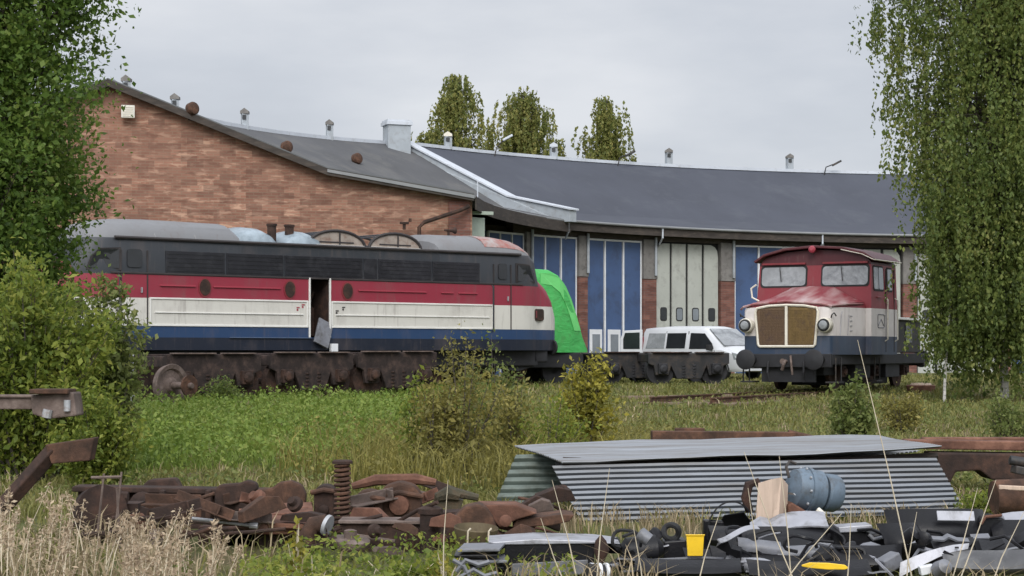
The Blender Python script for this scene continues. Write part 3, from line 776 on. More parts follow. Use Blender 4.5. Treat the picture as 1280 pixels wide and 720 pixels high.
# doorway recess
mb = MB(); x0, x1, z0, z1, y0, y1 = -.84, -.17, 1.3, 2.95, -1.49, .5
q = lambda x, y, z: (x, y, z)
mb.add([q(x0, y0, z0), q(x1, y0, z0), q(x1, y0, z1), q(x0, y0, z1), q(x0, y1, z0), q(x1, y1, z0), q(x1, y1, z1), q(x0, y1, z1)],
       [(4, 5, 6, 7), (0, 4, 7, 3), (1, 2, 6, 5), (0, 1, 5, 4), (3, 7, 6, 2)])
mb.box((-.5, -.6, 1.75), (.5, .5, .8)); mb.tube([(-.6, -1.0, 2.1), (-.25, -.8, 2.6)], .05)
mb.build('doorway', M['rust_dark'], loco)
mb = MB()
for a in ((x0-.03, z0, .05, z1-z0), (x1-.02, z0, .05, z1-z0)): mb.box((a[0]+a[2]/2, -1.51, a[1]+a[3]/2), (a[2], .05, a[3]))
mb.build('doorway_frame', M['cream_trim'], loco, bevel=.008)
mb = MB(); mb.box((-.42, -1.56, 1.42), (.5, .06, .75), (R(-14), R(24), 0)); mb.build('step_plate', M['grey_plastic'], loco, bevel=.01)
mb = MB(); mb.box((-.1, -1.6, 1.02), (.22, .12, .22)); mb.build('step_plate', M['white_trim'], loco, bevel=.01)
# dark window band with panels
mb = MB(); YS = -1.505
wb = [(-5.33, -3.55), (-3.5, -1.7), (-1.65, .95), (1.0, 1.45), (1.5, 3.4), (3.45, 5.2)]
for a, b in wb:
    f_ = MB(); f_.box(((a+b)/2, -1.497, 3.25), (b-a, .03, .58)); o = f_.build('window_panel', M['window_band'], loco, bevel=.006)
    if b-a > 1: 
        g_ = MB()
        for k in range(5): g_.box(((a+b)/2, -1.516, 3.03+.11*k), (b-a-.1, .012, .03))
        g_.build('louvre', M['window_band'], o)
mb = MB(); mb.tube([(x, -1.49-.02, 3.84) for x in np.linspace(-6.8, 6.8, 9)], .045, 6); mb.build('gutter', M['seam'], loco, True)
mb = MB(); mb.tube([(x, 1.51, 3.84) for x in np.linspace(-6.8, 6.8, 9)], .045, 6); mb.build('gutter', M['seam'], loco, True)
mb = MB(); mb.box((0, -1.5, 2.935), (13.8, .05, .05)); mb.build('belt_rail', M['seam'], loco, bevel=.01)
# pale bead lines and panel outlines on the white band; ribs on the red band
def bead(name, mat, x0, x1, z, h=.03, d=.03):
    m = MB(); m.box(((x0+x1)/2, -1.5-d/2+.004, z), (x1-x0, d, h)); return m.build(name, mat, loco, bevel=.006)
for a, b in ((-5.8, -.9), (-.12, 5.72)):
    bead('bead', M['cream_trim'], a, b, 2.295, .045); bead('bead', M['cream_trim'], a, b, 1.6, .05); bead('rib', M['cream_trim'], a+.15, b-.15, 1.93, .028, .035)
    for x in (a+.02, b-.02):
        m = MB(); m.box((x, -1.512, 1.95), (.04, .03, .66)); m.build('bead', M['cream_trim'], loco, bevel=.006)
for a, b in ((-5.5, -4.45), (-3.9, -1.8), (.8, 3.2), (3.75, 4.2), (4.4, 5.1)): bead('rib', M['red_trim'], a, b, 2.63, .035, .045)
bead('valance_step', paint('valance_blue', (.07, .10, .16), .4), -3.4, -.8, 1.285, .025, .05)
# cab doors
for a, b in ((-6.62, -5.86), (5.75, 6.42)):
    mb = MB()
    for x in (a, b): mb.box((x, -1.503, 2.55), (.035, .02, 1.95))
    d_ = mb.build('door_seam', M['seam'], loco)
    mb = MB(); mb.prism([(x, -1.503, z) for x, z in rrect(a+.17, 3.08, b-.17, 3.55, .08)], (0, -.025, 0)); mb.build('door_window', M['glass_dark'], loco)
    mb = MB(); mb.box(((a+b)/2+.2, -1.53, 2.5), (.03, .05, .14)); mb.build('door_handle', M['steel_pale'], loco)
    mb = MB(); mb.tube([(a-.08, -1.51, 1.5), (a-.08, -1.57, 1.55), (a-.08, -1.57, 2.85), (a-.08, -1.51, 2.9)], .014, 6); mb.build('handrail', M['slate'], loco)
for sg in (1, -1):
    pts = [(6.62, 3.0), (7.52, 3.0), (7.42, 3.3), (7.2, 3.55), (6.62, 3.58)]
    o = None
    mb = MB(); mb.prism([(sg*x, -bw(x)*np.interp(z, [2.95, 3.75], [1, .985])-.006, z) for x, z in pts], (0, -.02, 0)); o = mb.build('cab_window', M['seam'], loco)
    cx = sum(p[0] for p in pts)/5; cz = sum(p[1] for p in pts)/5
    mb = MB(); mb.prism([(sg*(cx+(x-cx)*.86), -bw(cx+(x-cx)*.86)-.012, cz+(z-cz)*.84) for x, z in pts], (0, -.02, 0)); mb.build('pane', M['glass_dark'], o)
    # windscreen panes on the slope
    for s2 in (-1, 1):
        mb = MB(); mb.prism([(sg*7.8, s2*.12, 3.33), (sg*7.8, s2*.85, 3.18), (sg*7.56, s2*.95, 3.68), (sg*7.54, s2*.12, 3.84)], (sg*.05, 0, .04)); mb.build('windscreen', M['glass_dark'], loco)
    # marker lamp on the nose side, round headlamp
    mb = MB(); mb.prism([(sg*x, -bw(x)+.02, z) for x, z in rrect(7.52, 1.86, 8.05, 2.22, .08)], (0, -.05, 0)); o = mb.build('marker_lamp', M['rust_dark'], loco, bevel=.01)
    for k, mm in ((7.63, 'red_maroon'), (7.88, 'peel')):
        mb = MB(); mb.box((sg*k, -bw(k)-.035, 2.05), (.16, .02, .22), (0, 0, sg*R(26))); mb.build('lens', M[mm], o, bevel=.008)
    mb = MB(); mb.lathe([(0, .2), (.12, .2), (.2, .16), (.25, .06), (.26, 0)], (sg*8.72, -.42, 2.0), (sg, -.35, 0), 16); mb.build('headlamp', M['cream_trim'], loco, True)
    for yy in (-.85, .85):
        mb = MB(); mb.lathe([(0, .08), (.5, .08), (.5, .24), (.56, .25), (.6, .2)], (sg*8.1, yy, 1.05), (sg, 0, 0), 16); mb.build('buffer', M['underframe'], loco, True)
    mb = MB(); mb.box((sg*7.5, 0, .78), (1.6, 2.1, .4)); mb.build('pilot', M['underframe'], loco, bevel=.05)
for px in (-4.16, -1.49, .43):
    el = lambda k, s, y: [(px+.17*s*math.cos(a), y, 2.61+.23*s*math.sin(a)) for a in np.linspace(0, 2*math.pi, k, endpoint=False)]
    mb = MB(); mb.prism(el(20, 1.16, -1.495), (0, -.025, 0)); o = mb.build('porthole', M['red_maroon'], loco, True)
    mb = MB(); mb.prism(el(20, .95, -1.515), (0, -.02, 0)); mb.build('porthole_glass', M['rust_dark'], o, True)
# small stencilled marks near the doorway
for x, z in ((-1.22, 2.12), (-1.05, 2.2), (.08, 2.05), (.3, 2.15)):
    mb = MB(); mb.box((x, -1.508, z), (.1, .008, .03)); mb.box((x-.02, -1.508, z-.06), (.05, .008, .05)); mb.build('stencil_mark', M['red_trim'] if x < 0 else M['seam'], loco)
# roof fittings
for a, b in ((-.52, 1.43), (1.57, 3.44)):
    c = (a+b)/2; r = (b-a)/2; o = None
    for yy in (-.95, .95):
        arc = [(c+r*math.cos(t), yy, 3.87+.46*math.sin(t)) for t in np.linspace(0, math.pi, 15)]
        mb = MB(); mb.tube(arc, .045, 6); mb.tube([arc[0], arc[-1]], .05, 6); mb.tube([(c+.1, yy, 3.88), (c+.1, yy, 4.32)], .025, 6); mb.tube([(c-r*.6, yy, 4.0), (c+r*.6, yy, 4.0)], .02, 5)
        mb.build('hatch_hoop', M['seam'], loco, True)
    mb = MB()
    for t in np.linspace(.15, math.pi-.15, 5):
        mb.tube([(c+r*math.cos(t), -.95, 3.87+.46*math.sin(t)), (c+r*math.cos(t), .95, 3.87+.46*math.sin(t))], .022, 5)
    mb.build('hatch_bars', M['slate'], loco)
    mb = MB(); mb.box((c, -.97, 3.9), (2*r-.1, .05, .05)); mb.build('hatch_sill', M['cream_trim'], loco)
    mb = MB(); mb.prism([(c+r*.97*math.cos(t), -.94, 3.88+.44*math.sin(t)) for t in np.linspace(0, math.pi, 15)], (0, .012, 0)); mb.build('hatch_pane', M['hatch_pane'], loco)
for x in (-1.46, -.88):
    mb = MB(); mb.lathe([(0, .13), (.55, .125), (.56, .15), (.62, .15), (.62, .1), (.5, .09)], (x, -.55, 3.84), (0, 0, 1), 14); mb.build('exhaust_stack', M['rust_dark'], loco, True)
for a, b, h in ((-2.98, -1.5, .5), (-1.3, .02, .46)):
    mb = MB(); S = []
    for x, hh, w in ((a, .06, 1.0), (a+.3, h*.75, 1.05), (a+.62, h, 1.05), (b-.5, h*.98, 1.05), (b-.2, h*.7, 1.0), (b, .05, .95)):
        S.append([Vector((x, -w*math.cos(math.pi*i/10), 3.85+hh*math.sin(math.pi*i/10)**.5+.0*i)) for i in range(11)]+[Vector((x, w, 3.82)), Vector((x, -w, 3.82))])
    mb.loft(S); mb.build('tarp_cover', M['tarp_clear'], loco, True, angle=60)
rows_ = []
for x in np.linspace(5.5, 7.3, 8):
    zt = np.interp(x, [h[0] for h in half], [h[3] for h in half]); zs = np.interp(x, [h[0] for h in half], [h[2] for h in half]); w = bw(x)
    rows_.append([(x, -w*.955*math.cos(a)**.8, zs+(zt-zs)*math.sin(a)**.8+.02) for a in np.linspace(R(16), R(85), 9)])
mb = MB(); mb.sheet(rows_, .02); mb.build('roof_panel', M['peel'], loco, True)
mb = MB(); mb.tube([(4.9, -.4, 4.38), (4.9, -.4, 4.52)], .04, 8); mb.lathe([(0, .03), (.3, .05), (.4, .1)], (4.75, -.4, 4.55), (1, 0, 0), 10); mb.build('horn', M['rust_dark'], loco, True)
for x in (-7.6, -5.6, -4.4):
    mb = MB(); mb.tube([(x, -1.46*math.cos(a), 3.8+.61*math.sin(a)) for a in np.linspace(.12, math.pi-.12, 13)], .018, 5); mb.build('roof_seam', M['roof_grey'], loco, True)
# underframe and bogies
mb = MB(); mb.box((0, 0, .72), (15.4, 2.3, .5)); mb.box((0, -1.0, .55), (3.6, .7, .6)); mb.build('underframe', M['underframe'], loco, bevel=.04)
for sx in (-1, 1):
    mb = MB()
    for yy in (-1.05, 1.05): mb.prism([(sx*5.6+x, yy, z) for x, z in ((-2.2, .85), (2.2, .85), (2.3, .5), (1.5, .3), (.6, .42), (-.6, .42), (-1.5, .3), (-2.3, .5))], (0, .12, 0))
    bg_ = mb.build('bogie', M['underframe'], loco, bevel=.02)
    for k in (-1.6, 0, 1.6):
        mb = MB()
        for yy in (-.8, .66): mb.lathe([(0, .1), (0, .49), (.1, .5), (.14, .46), (.14, .1)], (sx*5.6+k, yy, .5), (0, 1, 0), 24)
        mb.tube([(sx*5.6+k, -.8, .5), (sx*5.6+k, .8, .5)], .09, 10); mb.build('wheelset', M['rust_dark'], bg_, True)

# ================================================================== rusty bogies and wheelset before it
def bogie(label, cat, loc, rz, mats, L=2.5, group=None, sz=1.3, name='freight_bogie'):
    f, w, t = mats
    r = thing(name, label, cat, loc, rz, group); h = L/2
    for yy in (-.98, .86):
        pr = [(-h, .92), (h, .92), (h, .62), (h*.86, .56), (h*.82, .30), (h*.5, .30), (h*.44, .56), (h*.3, .2), (-h*.3, .2), (-h*.44, .56), (-h*.5, .30), (-h*.82, .30), (-h*.86, .56), (-h, .62)]
        mb = MB(); mb.prism([(x, yy, z*sz) for x, z in pr], (0, .12, 0)); mb.build('side_frame', f, r, bevel=.02)
        for k in (-1, 1):
            mb = MB(); mb.box((k*h*.66, yy+.02, .48*sz), (.3, .3, .34)); mb.lathe([(0, .13), (.06, .14), (.1, .08)], (k*h*.66, yy-.12, .48*sz), (0, -1, 0), 12); mb.build('axle_box', w, r, bevel=.02)
        for k in (-.18, .18):
            mb = MB(); mb.lathe([(.09*j+h_, r_) for j in range(5) for h_, r_ in ((0, .05), (.02, .09), (.05, .09), (.07, .05))], (k, yy+.06, .22*sz), (0, 0, 1), 10)
            mb.build('coil_spring', w, r, True)
    mb = MB(); mb.box((-h*.45, -.99, .925*sz+.01), (h*.9, .2, .035)); mb.box((h*.5, -.99, .925*sz+.012), (h*.7, .2, .03)); mb.build('top_flange', t, r, bevel=.008)
    mb = MB(); mb.box((0, 0, .66*sz), (.5, 1.8, .34)); mb.box((h-.08, 0, .78*sz), (.14, 1.8, .26)); mb.box((-h+.08, 0, .78*sz), (.14, 1.8, .26)); mb.build('bolster', f, r, bevel=.02)
    for k in (-1, 1):
        mb = MB()
        for yy in (-.78, .64): mb.lathe([(0, .1), (.02, .38), (0, .42), (0, .46), (.1, .47), (.14, .5), (.14, .1)], (k*h*.66, yy, .49), (0, 1, 0), 24)
        mb.tube([(k*h*.66, -.8, .49), (k*h*.66, .8, .49)], .08, 10); mb.build('wheelset', w, r, True)
    return r
def lp(t, off): return P1+U*t+N*off
rzL = math.atan2(U.y, U.x)
M['bogie_brown'] = rustmat('bogie_brown', (.014, .011, .011), (.032, .023, .021), (.075, .05, .042), 4)
RU = (M['bogie_brown'], M['rust_dark'], M['rust_grey'])
for t, lab in ((.75, 'rusty bogie frame behind the loose wheel, left of the bogie row'), (3.5, 'rusty bogie in the middle of the row below the diesel'), (6.2, 'rusty bogie at the right end of the row, by the olive bush')):
    p = lp(t, 2.9); p.z = float(gz(p.x, p.y))-.02
    bogie(lab, 'bogie', p, rzL+R((-4, 2, 0)[int(t/2.6)]), (RU[0], RU[1], RU[2]), 2.55, 'rusty bogies beside the diesel')
p = gnd(213, 43.6, .47)
ws = thing('loose_wheelset', 'loose rusty wheel with its axle stub standing in the green weeds', 'wheel', p-Vector((0, 0, .49)))
ax = Vector((.80, -.6, 0))
mb = MB(); mb.lathe([(-.08, .12), (-.04, .36), (-.08, .40), (-.09, .475), (.02, .48), (.06, .51), (.08, .5), (.06, .4), (0, .36), (.03, .2), (.1, .14)], (0, 0, .5), ax, 32); mb.build('wheel', M['rust_grey'], ws, True)
mb = MB(); mb.lathe([(.05, .09), (.62, .075), (.7, .075), (.74, .06)], (0, 0, .5), ax, 14); mb.build('axle', M['rust_grey'], ws, True)
mb = MB(); mb.lathe([(.6, .08), (.6, .24), (.66, .25), (.66, .08)], (0, 0, .5), ax, 20); mb.build('brake_disc', M['rust'], ws, True)
p = gnd(166, 42.5); tp_ = thing('steel_post', 'thin pale grey steel post beside the left bush', 'post', p)
mb = MB(); mb.box((0, 0, .62), (.09, .06, 1.28)); mb.build('post', M['steel_pale'], tp_, bevel=.008)
mb = MB(); mb.box((-.1, 0, 1.2), (.3, .05, .06)); mb.box((-.12, 0, .75), (.24, .05, .06)); mb.build('bracket', M['black_steel'], tp_, bevel=.008)

# black bogies right of it, before the van
BL = (M['black_steel'], M['underframe'], M['rust_dark'])
for i, (px, Y, lab, rz) in enumerate(((782, 61.5, 'black bogie half hidden behind the yellow bush', 22), (850, 60.5, 'black bogie standing before the white van', 12))):
    p = gnd(px, Y, -.02); bogie(lab, 'bogie', p, R(rz), BL, 2.7, 'black bogies before the van', 1.15)

# ================================================================== green nose
p = gnd(660, 61.0)
nt_ = M['green_bright'].node_tree; bump(nt_, [n for n in nt_.nodes if n.type == 'BSDF_PRINCIPLED'][0], noise(nt_, 1.8, 4, .55, (1, 1, 2.5), dist=1.2), .55, .08)
gn = thing('green_nose', 'bright green curved vehicle nose behind the striped diesel', 'vehicle nose', p, R(22))
S = []
for x, w, zt in ((-3.2, 1.3, 3.62), (-.2, 1.3, 3.74), (.3, 1.28, 3.72), (.6, 1.25, 3.58), (.85, 1.2, 3.32), (1.08, 1.12, 2.92), (1.32, 1.03, 2.35), (1.56, .93, 1.7), (1.74, .85, 1.2)):
    z0 = 1.05; zz = max(zt, z0+.1); r_ = min(.35, (zz-z0)*.6)
    s_ = [(x, -w, z0), (x, -w, zz-r_)]+[(x, -w+r_*(1-math.cos(a)), zz-r_+r_*math.sin(a)) for a in (R(30), R(60), R(90))]
    s_ += [(a_, -b_, c_) for a_, b_, c_ in s_[::-1]]; S.append([Vector(q) for q in s_])
mb = MB(); mb.loft(S); mb.build('shell', M['green_bright'], gn, True, angle=40)
pr = [(-.1, 3.6), (.3, 3.58), (.58, 3.44), (.82, 3.18), (1.05, 2.76), (1.28, 2.2), (1.45, 1.75), (1.17, 1.75), (1.02, 2.15), (.8, 2.65), (.6, 2.98), (.3, 3.2), (-.1, 3.26)]
rows_ = [[(x, -np.interp(x, [.3, .6, .85, 1.08, 1.32, 1.56], [1.28, 1.25, 1.2, 1.12, 1.03, .93])-.02, z) for x, z in pr]]
mb = MB(); mb.prism(rows_[0], (0, .015, 0)); mb.build('side_panel', M['green_pale'], gn)
mb = MB(); mb.box((-.8, 0, .8), (4.6, 2.2, .5)); mb.build('underframe', M['underframe'], gn, bevel=.03)
for x in (-2.2, .6):
    mb = MB()
    for yy in (-.8, .66): mb.lathe([(0, .1), (0, .42), (.12, .44), (.12, .1)], (x, yy, .42), (0, 1, 0), 20)
    mb.tube([(x, -.8, .42), (x, .8, .42)], .08, 8); mb.build('wheelset', M['underframe'], gn, True)

# ================================================================== red white blue shunter
rzS = R(-29)
SX = Vector(((984-640)/F*49.6, 49.6, .55))
sh = thing('shunting_locomotive', 'small shunter with twin mesh grille, maroon cab roof and red, white and blue paint', 'locomotive', SX, rzS)
SRED = (.215, .03, .04); SW = (.60, .56, .54); SB = (.032, .05, .085)
M['shunt'] = zmat('shunt', [(0, (.018, .022, .03)), (.98, SB), (1.48, SW), (2.24, SRED), (3.44, (.07, .012, .017))], .45, None, (.16, .12, .11), .28)  # darkened red of the top band paints in shade above the windscreens
m, nt_, b_, o_ = newmat('hood_paint')
st1 = noise(nt_, 1.1, 5, .5, (2.6, .7, 1), dist=.2); c = ramp(nt_, st1, [(.40, SRED), (.56, (.33, .17, .17)), (.72, (.46, .36, .36))])
nt_.links.new(c, b_.inputs['Base Color']); b_.inputs['Roughness'].default_value = .5; M['hood_paint'] = m
M['mesh_brown'] = paint('mesh_brown', (.13, .08, .045), .7, .2, .25, 3, (.08, .05, .04), .3, 3, .5)
M['mesh_gold'] = paint('mesh_gold', (.18, .115, .04), .65, .2, .3, 3, (.11, .07, .035), .4, 3, .5)
HW = 1.25; M['notice'] = paint('notice', (.36, .35, .37), .5); M['roof_maroon'] = paint('roof_maroon', (.075, .013, .018), .5, 0, .2, 2, (.12, .04, .04), .3)
def hsec(y, w, zsd, zc):
    return [Vector(q) for q in ((-w, y, .98), (-w, y, zsd-.12), (-w+.05, y, zsd-.03), (-w*.8, y, zsd+.05), (-w*.4, y, zc-.03), (0, y, zc), (w*.4, y, zc-.03), (w*.8, y, zsd+.05), (w-.05, y, zsd-.03), (w, y, zsd-.12), (w, y, .98))]
mb = MB(); mb.loft([hsec(-.02, HW-.1, 2.22, 2.34), hsec(.03, HW-.03, 2.27, 2.39), hsec(.12, HW, 2.3, 2.42), hsec(1.0, HW+.1, 2.36, 2.62), hsec(2.0, HW+.25, 2.42, 2.84)])
mb.build('hood', M['shunt'], sh, True, angle=40)
rows_ = [[p+Vector((0, 0, .014)) for p in hsec(y, w, a, b)[2:9]] for y, w, a, b in ((.0, HW-.04, 2.26, 2.38), (.12, HW, 2.3, 2.42), (1.0, HW+.1, 2.36, 2.62), (1.98, HW+.25, 2.42, 2.84))]
mb = MB(); mb.sheet(rows_, .012); mb.build('hood_top', M['hood_paint'], sh, True)
mb = MB(); mb.tube([(-HW-.1, .1, 2.2), (-HW+.02, -.03, 2.26), (-HW*.75, -.05, 2.33), (0, -.05, 2.40), (HW*.75, -.05, 2.33), (HW-.02, -.03, 2.26), (HW+.1, .9, 2.33), (HW+.22, 1.9, 2.36)], .03, 6); mb.build('hood_lip', M['hood_paint'], sh, True)
# grille
def gx(s, z): return s*(.87-.1*(2.28-z)/1.08*1.0)
fz0, fz1 = 1.2, 2.27
fp = [(-.76, fz0), (.76, fz0), (.80, fz0+.05), (.88, fz1-.16), (.84, fz1-.05), (.5, fz1+.01), (0, fz1+.03), (-.5, fz1+.01), (-.84, fz1-.05), (-.88, fz1-.16), (-.80, fz0+.05)]
mb = MB(); mb.prism([(x, -.045, z) for x, z in fp], (0, .03, 0)); gb = mb.build('grille', M['mesh_brown'], sh)
mb = MB(); mb.tube([(x, -.06, z) for x, z in fp+fp[:1]], .036, 6); mb.box((0, -.06, (fz0+fz1)/2), (.07, .05, fz1-fz0)); mb.build('grille_frame', M['cream'], gb, True)
for s_, mm in ((-1, 'mesh_brown'), (1, 'mesh_gold')):
    mb = MB()
    mb.prism([(s_*.06, -.058, fz0+.05), (s_*.74, -.058, fz0+.05), (s_*.82, -.058, fz1-.16), (s_*.78, -.058, fz1-.07), (s_*.06, -.058, fz1-.02)], (0, .012, 0))
    for k in range(17): x = .07+k*.042; mb.box((s_*x, -.062, (fz0+fz1)/2-.01), (.008, .012, fz1-fz0-.16))
    for k in range(22): mb.box((s_*.4, -.064, fz0+.08+k*.042), (.66, .01, .007))
    mb.build('grille_mesh', M[mm], gb)
for s_ in (-1, 1):
    mb = MB(); mb.lathe([(0, .13), (.1, .19), (.26, .2), (.34, .19), (.36, .17), (.36, .0)], (s_*1.1, .1, 1.76), (0, -1, 0), 22); o = mb.build('headlight', M['cream'], sh, True)
    mb = MB(); mb.lathe([(0, .17), (.03, .165), (.05, .14)], (s_*1.1, -.25, 1.76), (0, -1, 0), 22); mb.build('bezel', M['rubber'], o, True)
    mb = MB(); mb.lathe([(0, .125), (.03, .10), (.045, 0)], (s_*1.1, -.292, 1.76), (0, -1, 0), 20); mb.build('lens', M['glass_pale_reflect'], o, True)
    mb = MB(); mb.tube([(s_*1.2, .05, 1.95), (s_*1.27, -.08, 2.03), (s_*1.32, -.05, 2.08), (s_*1.34, .05, 2.0)], .018, 6); mb.build('lamp_bracket', M['black_steel'], sh)
# cab
CW = 1.66
def csec(y, rake):
    pts = [(-CW, .98), (-CW, 2.3), (-CW+.05, 3.5), (-CW*.86, 3.68), (-CW*.5, 3.82), (0, 3.88), (CW*.5, 3.82), (CW*.86, 3.68), (CW-.05, 3.5), (CW, 2.3), (CW, .98)]
    return [Vector((x, y+max(0, z-2.3)*rake, z)) for x, z in pts]
mb = MB(); mb.loft([csec(2.0, .12), csec(2.1, .08), csec(4.0, 0), csec(4.3, 0)]); mb.build('cab', M['shunt'], sh, True, angle=25)
rows_ = [[Vector((x, y, z)) for x, z in ((-CW-.04, 3.53), (-CW*.86, 3.71), (-CW*.5, 3.86), (0, 3.92), (CW*.5, 3.86), (CW*.86, 3.71), (CW+.04, 3.53))] for y in (1.98, 2.05, 4.35)]
mb = MB(); mb.sheet(rows_, .07); mb.build('roof', M['roof_maroon'], sh, True, bevel=.015)
mb = MB(); mb.tube([(CW+.11, 1.95, 3.555), (CW+.11, 4.3, 3.555)], .02, 6); mb.tube([(CW*.5, 1.9, 3.85), (CW*.86, 1.9, 3.71), (CW+.1, 1.92, 3.55)], .012, 5); mb.build('roof_edge_sheen', M['cream'], sh)  # cream tubes stand in for the pale sheen along the right roof edge
mb = MB(); mb.lathe([(0, .09), (.1, .1), (.14, .05)], (0, 2.0, 3.86), (0, -1, .2), 12); mb.build('roof_lamp', M['red_trim'], sh, True)
for a, b in ((-1.57, -.2), (.2, 1.58)):
    for nm, e, mm, yo in (('window_frame', 0, 'rubber', -.012), ('windscreen', .045, 'glass_pale_reflect', -.026)):
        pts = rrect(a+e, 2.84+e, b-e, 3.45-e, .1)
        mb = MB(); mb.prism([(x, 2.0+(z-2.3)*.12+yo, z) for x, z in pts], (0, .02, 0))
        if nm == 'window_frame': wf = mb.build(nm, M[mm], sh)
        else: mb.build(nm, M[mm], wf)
    mb = MB(); mb.tube([((a+b)/2-.1, 2.05, 3.4), ((a+b)/2-.05, 2.02, 3.0)], .012, 5); mb.build('wiper', M['rubber'], sh)
    mb = MB(); mb.box(((a+b)/2, 2.09, 3.5), (b-a-.1, .05, .05)); mb.build('window_visor', M['red_maroon'], sh)
def sidepoly(name, pts, mat, off, par=sh):
    m = MB(); m.prism([(CW-max(0, z-2.3)*.042+off, y, z) for y, z in pts], (-.02, 0, 0)); return m.build(name, mat, par)
o = sidepoly('side_window', rrect(2.22, 2.72, 3.12, 3.42, .08), M['rubber'], .012); sidepoly('pane', rrect(2.27, 2.77, 2.64, 3.37, .06), M['glass_pale_reflect'], .022, o); sidepoly('pane', rrect(2.69, 2.77, 3.07, 3.37, .06), M['glass_sky'], .022, o)
for y in (3.28, 4.02):
    m = MB(); m.box((CW-.005, y, 2.2), (.03, .025, 2.3)); m.build('door_seam', M['seam'], sh)
o = sidepoly('door_window', rrect(3.42, 2.72, 3.9, 3.4, .07), M['rubber'], .012); sidepoly('pane', rrect(3.47, 2.77, 3.85, 3.35, .05), M['glass_sky'], .022, o)
m = MB(); m.box((CW+.02, 2.65, 2.55), (.05, .4, .03)); m.build('side_handle', M['hood_paint'], sh, bevel=.01)
for y in (3.2, 4.1):
    m = MB(); m.tube([(CW, y, 1.35), (CW+.08, y, 1.4), (CW+.08, y, 2.5), (CW, y, 2.55)], .018, 6); m.build('handrail', M['cream'], sh)
# crest and small notice plates on the side of the cab
m = MB(); q = rrect(2.55, 1.72, 3.12, 2.08, .06)
m.tube([(CW+.006, y, z) for y, z in q+q[:1]], .012, 5); m.tube([(CW+.006, 2.6, 1.78), (CW+.006, 2.83, 1.95), (CW+.006, 3.07, 1.78)], .012, 5); m.build('crest', M['grey_plastic'], sh)
for k in range(4):
    m = MB(); m.box((HW+.13, 1.25, 1.62+.13*k), (.012, .34, .03)); m.build('notice_line', M['notice'], sh)
m = MB(); m.tube([(HW+.07, .45, 1.5), (HW+.1, .45, 2.05), (HW+.1, .5, 2.12)], .015, 6); m.tube([(HW+.1, .95, 1.5), (HW+.14, .95, 2.05)], .012, 6); m.build('handrail', M['notice'], sh)
m = MB(); m.tube([(-HW-.02, 1.2, 2.45), (-HW-.22, 1.2, 2.55), (-HW-.25, 1.2, 2.8), (-HW-.1, 1.2, 2.9)], .025, 6); m.build('mirror_arm', M['cream'], sh, True)
# rear hood, frame, buffers, wheels
m = MB(); m.box((0, 6.3, 1.5), (2.3, 3.9, .95)); m.build('rear_hood', M['black_steel'], sh, bevel=.03)
m = MB(); m.box((0, 6.35, 2.02), (2.6, 4.0, .07)); m.build('rear_deck', M['cream_trim'], sh, bevel=.015)
m = MB(); m.box((1.17, 5.4, 1.6), (.03, .6, .55)); m.box((1.17, 7.0, 1.6), (.03, .6, .55)); m.build('rear_grille', M['grey_plastic'], sh, bevel=.01)
m = MB(); m.box((0, 4.2, .86), (2.5, 8.2, .3)); m.box((0, 4.3, .6), (1.7, 7.6, .35)); m.box((0, 3.0, .36), (1.3, 1.9, .45)); m.box((0, 5.7, .36), (1.3, 1.8, .45)); m.build('frame', M['underframe'], sh, bevel=.02)  # lower boxes are extra mass added to darken the underside
m = MB(); m.box((0, -.02, .82), (2.5, .14, .36)); m.build('buffer_beam', M['underframe'], sh, bevel=.02)
m = MB(); m.box((0, .12, .46), (1.5, .12, .42)); m.tube([(-.5, -.1, .8), (-.5, -.16, .5), (-.45, -.1, .25)], .03, 8); m.tube([(.5, -.1, .8), (.52, -.16, .5), (.5, -.1, .25)], .03, 8); m.build('underbeam_dark_fill', M['underframe'], sh)  # dark box added to blacken the space under the beam, plus hoses
for yy in (2.9, 5.6):
    m = MB(); m.box((1.0, yy, .55), (.25, 1.3, .45)); m.build('tool_box', M['underframe'], sh, bevel=.02)
m = MB(); m.box((0, 8.35, .82), (2.5, .14, .36)); m.build('buffer_beam', M['black_steel'], sh, bevel=.02)
for s_ in (-1, 1):
    for y, d in ((0, -1), (8.4, 1)):
        m = MB(); m.lathe([(0, .16), (.1, .13), (.42, .12), (.42, .1), (.52, .1), (.54, .25), (.6, .27), (.63, .2), (.64, 0)], (s_*.95, y, .85), (0, d, 0), 22); m.build('buffer', M['underframe'], sh, True)
    for y in (.35, 3.6):
        m = MB(); m.box((s_*1.2, y, .25), (.35, .5, .04)); m.tube([(s_*1.3, y-.22, .25), (s_*1.3, y-.22, .9)], .02, 6); m.tube([(s_*1.3, y+.22, .25), (s_*1.3, y+.22, .9)], .02, 6); m.build('step', M['black_steel'], sh)
m = MB(); m.lathe([(0, .05), (.25, .05), (.3, .08)], (0, -.05, .8), (0, -1, 0), 10); m.tube([(.05, -.3, .82), (.05, -.42, .7), (0, -.38, .58)], .045, 8); m.tube([(.15, -.15, .95), (.2, -.22, .7), (.22, -.2, .45)], .03, 8); m.build('coupling_hook', M['rust_grey'], sh, True)
for y in (1.5, 4.3, 7.0):
    for s_ in (-1, 1):
        m = MB(); m.lathe([(0, .1), (.0, .48), (.12, .5), (.12, .1)], (s_*.75-.06, y, .5), (1, 0, 0), 26); m.build('wheel', M['rust_dark'], sh, True)
    for s_ in (-1, 1):
        m = MB(); m.box((s_*.98, y, .52), (.2, .34, .3)); m.lathe([(0, .1), (.05, .1), (.07, .05)], (s_*1.08, y, .52), (s_, 0, 0), 12); m.build('axle_box', M['rust_dark'], sh, bevel=.02)
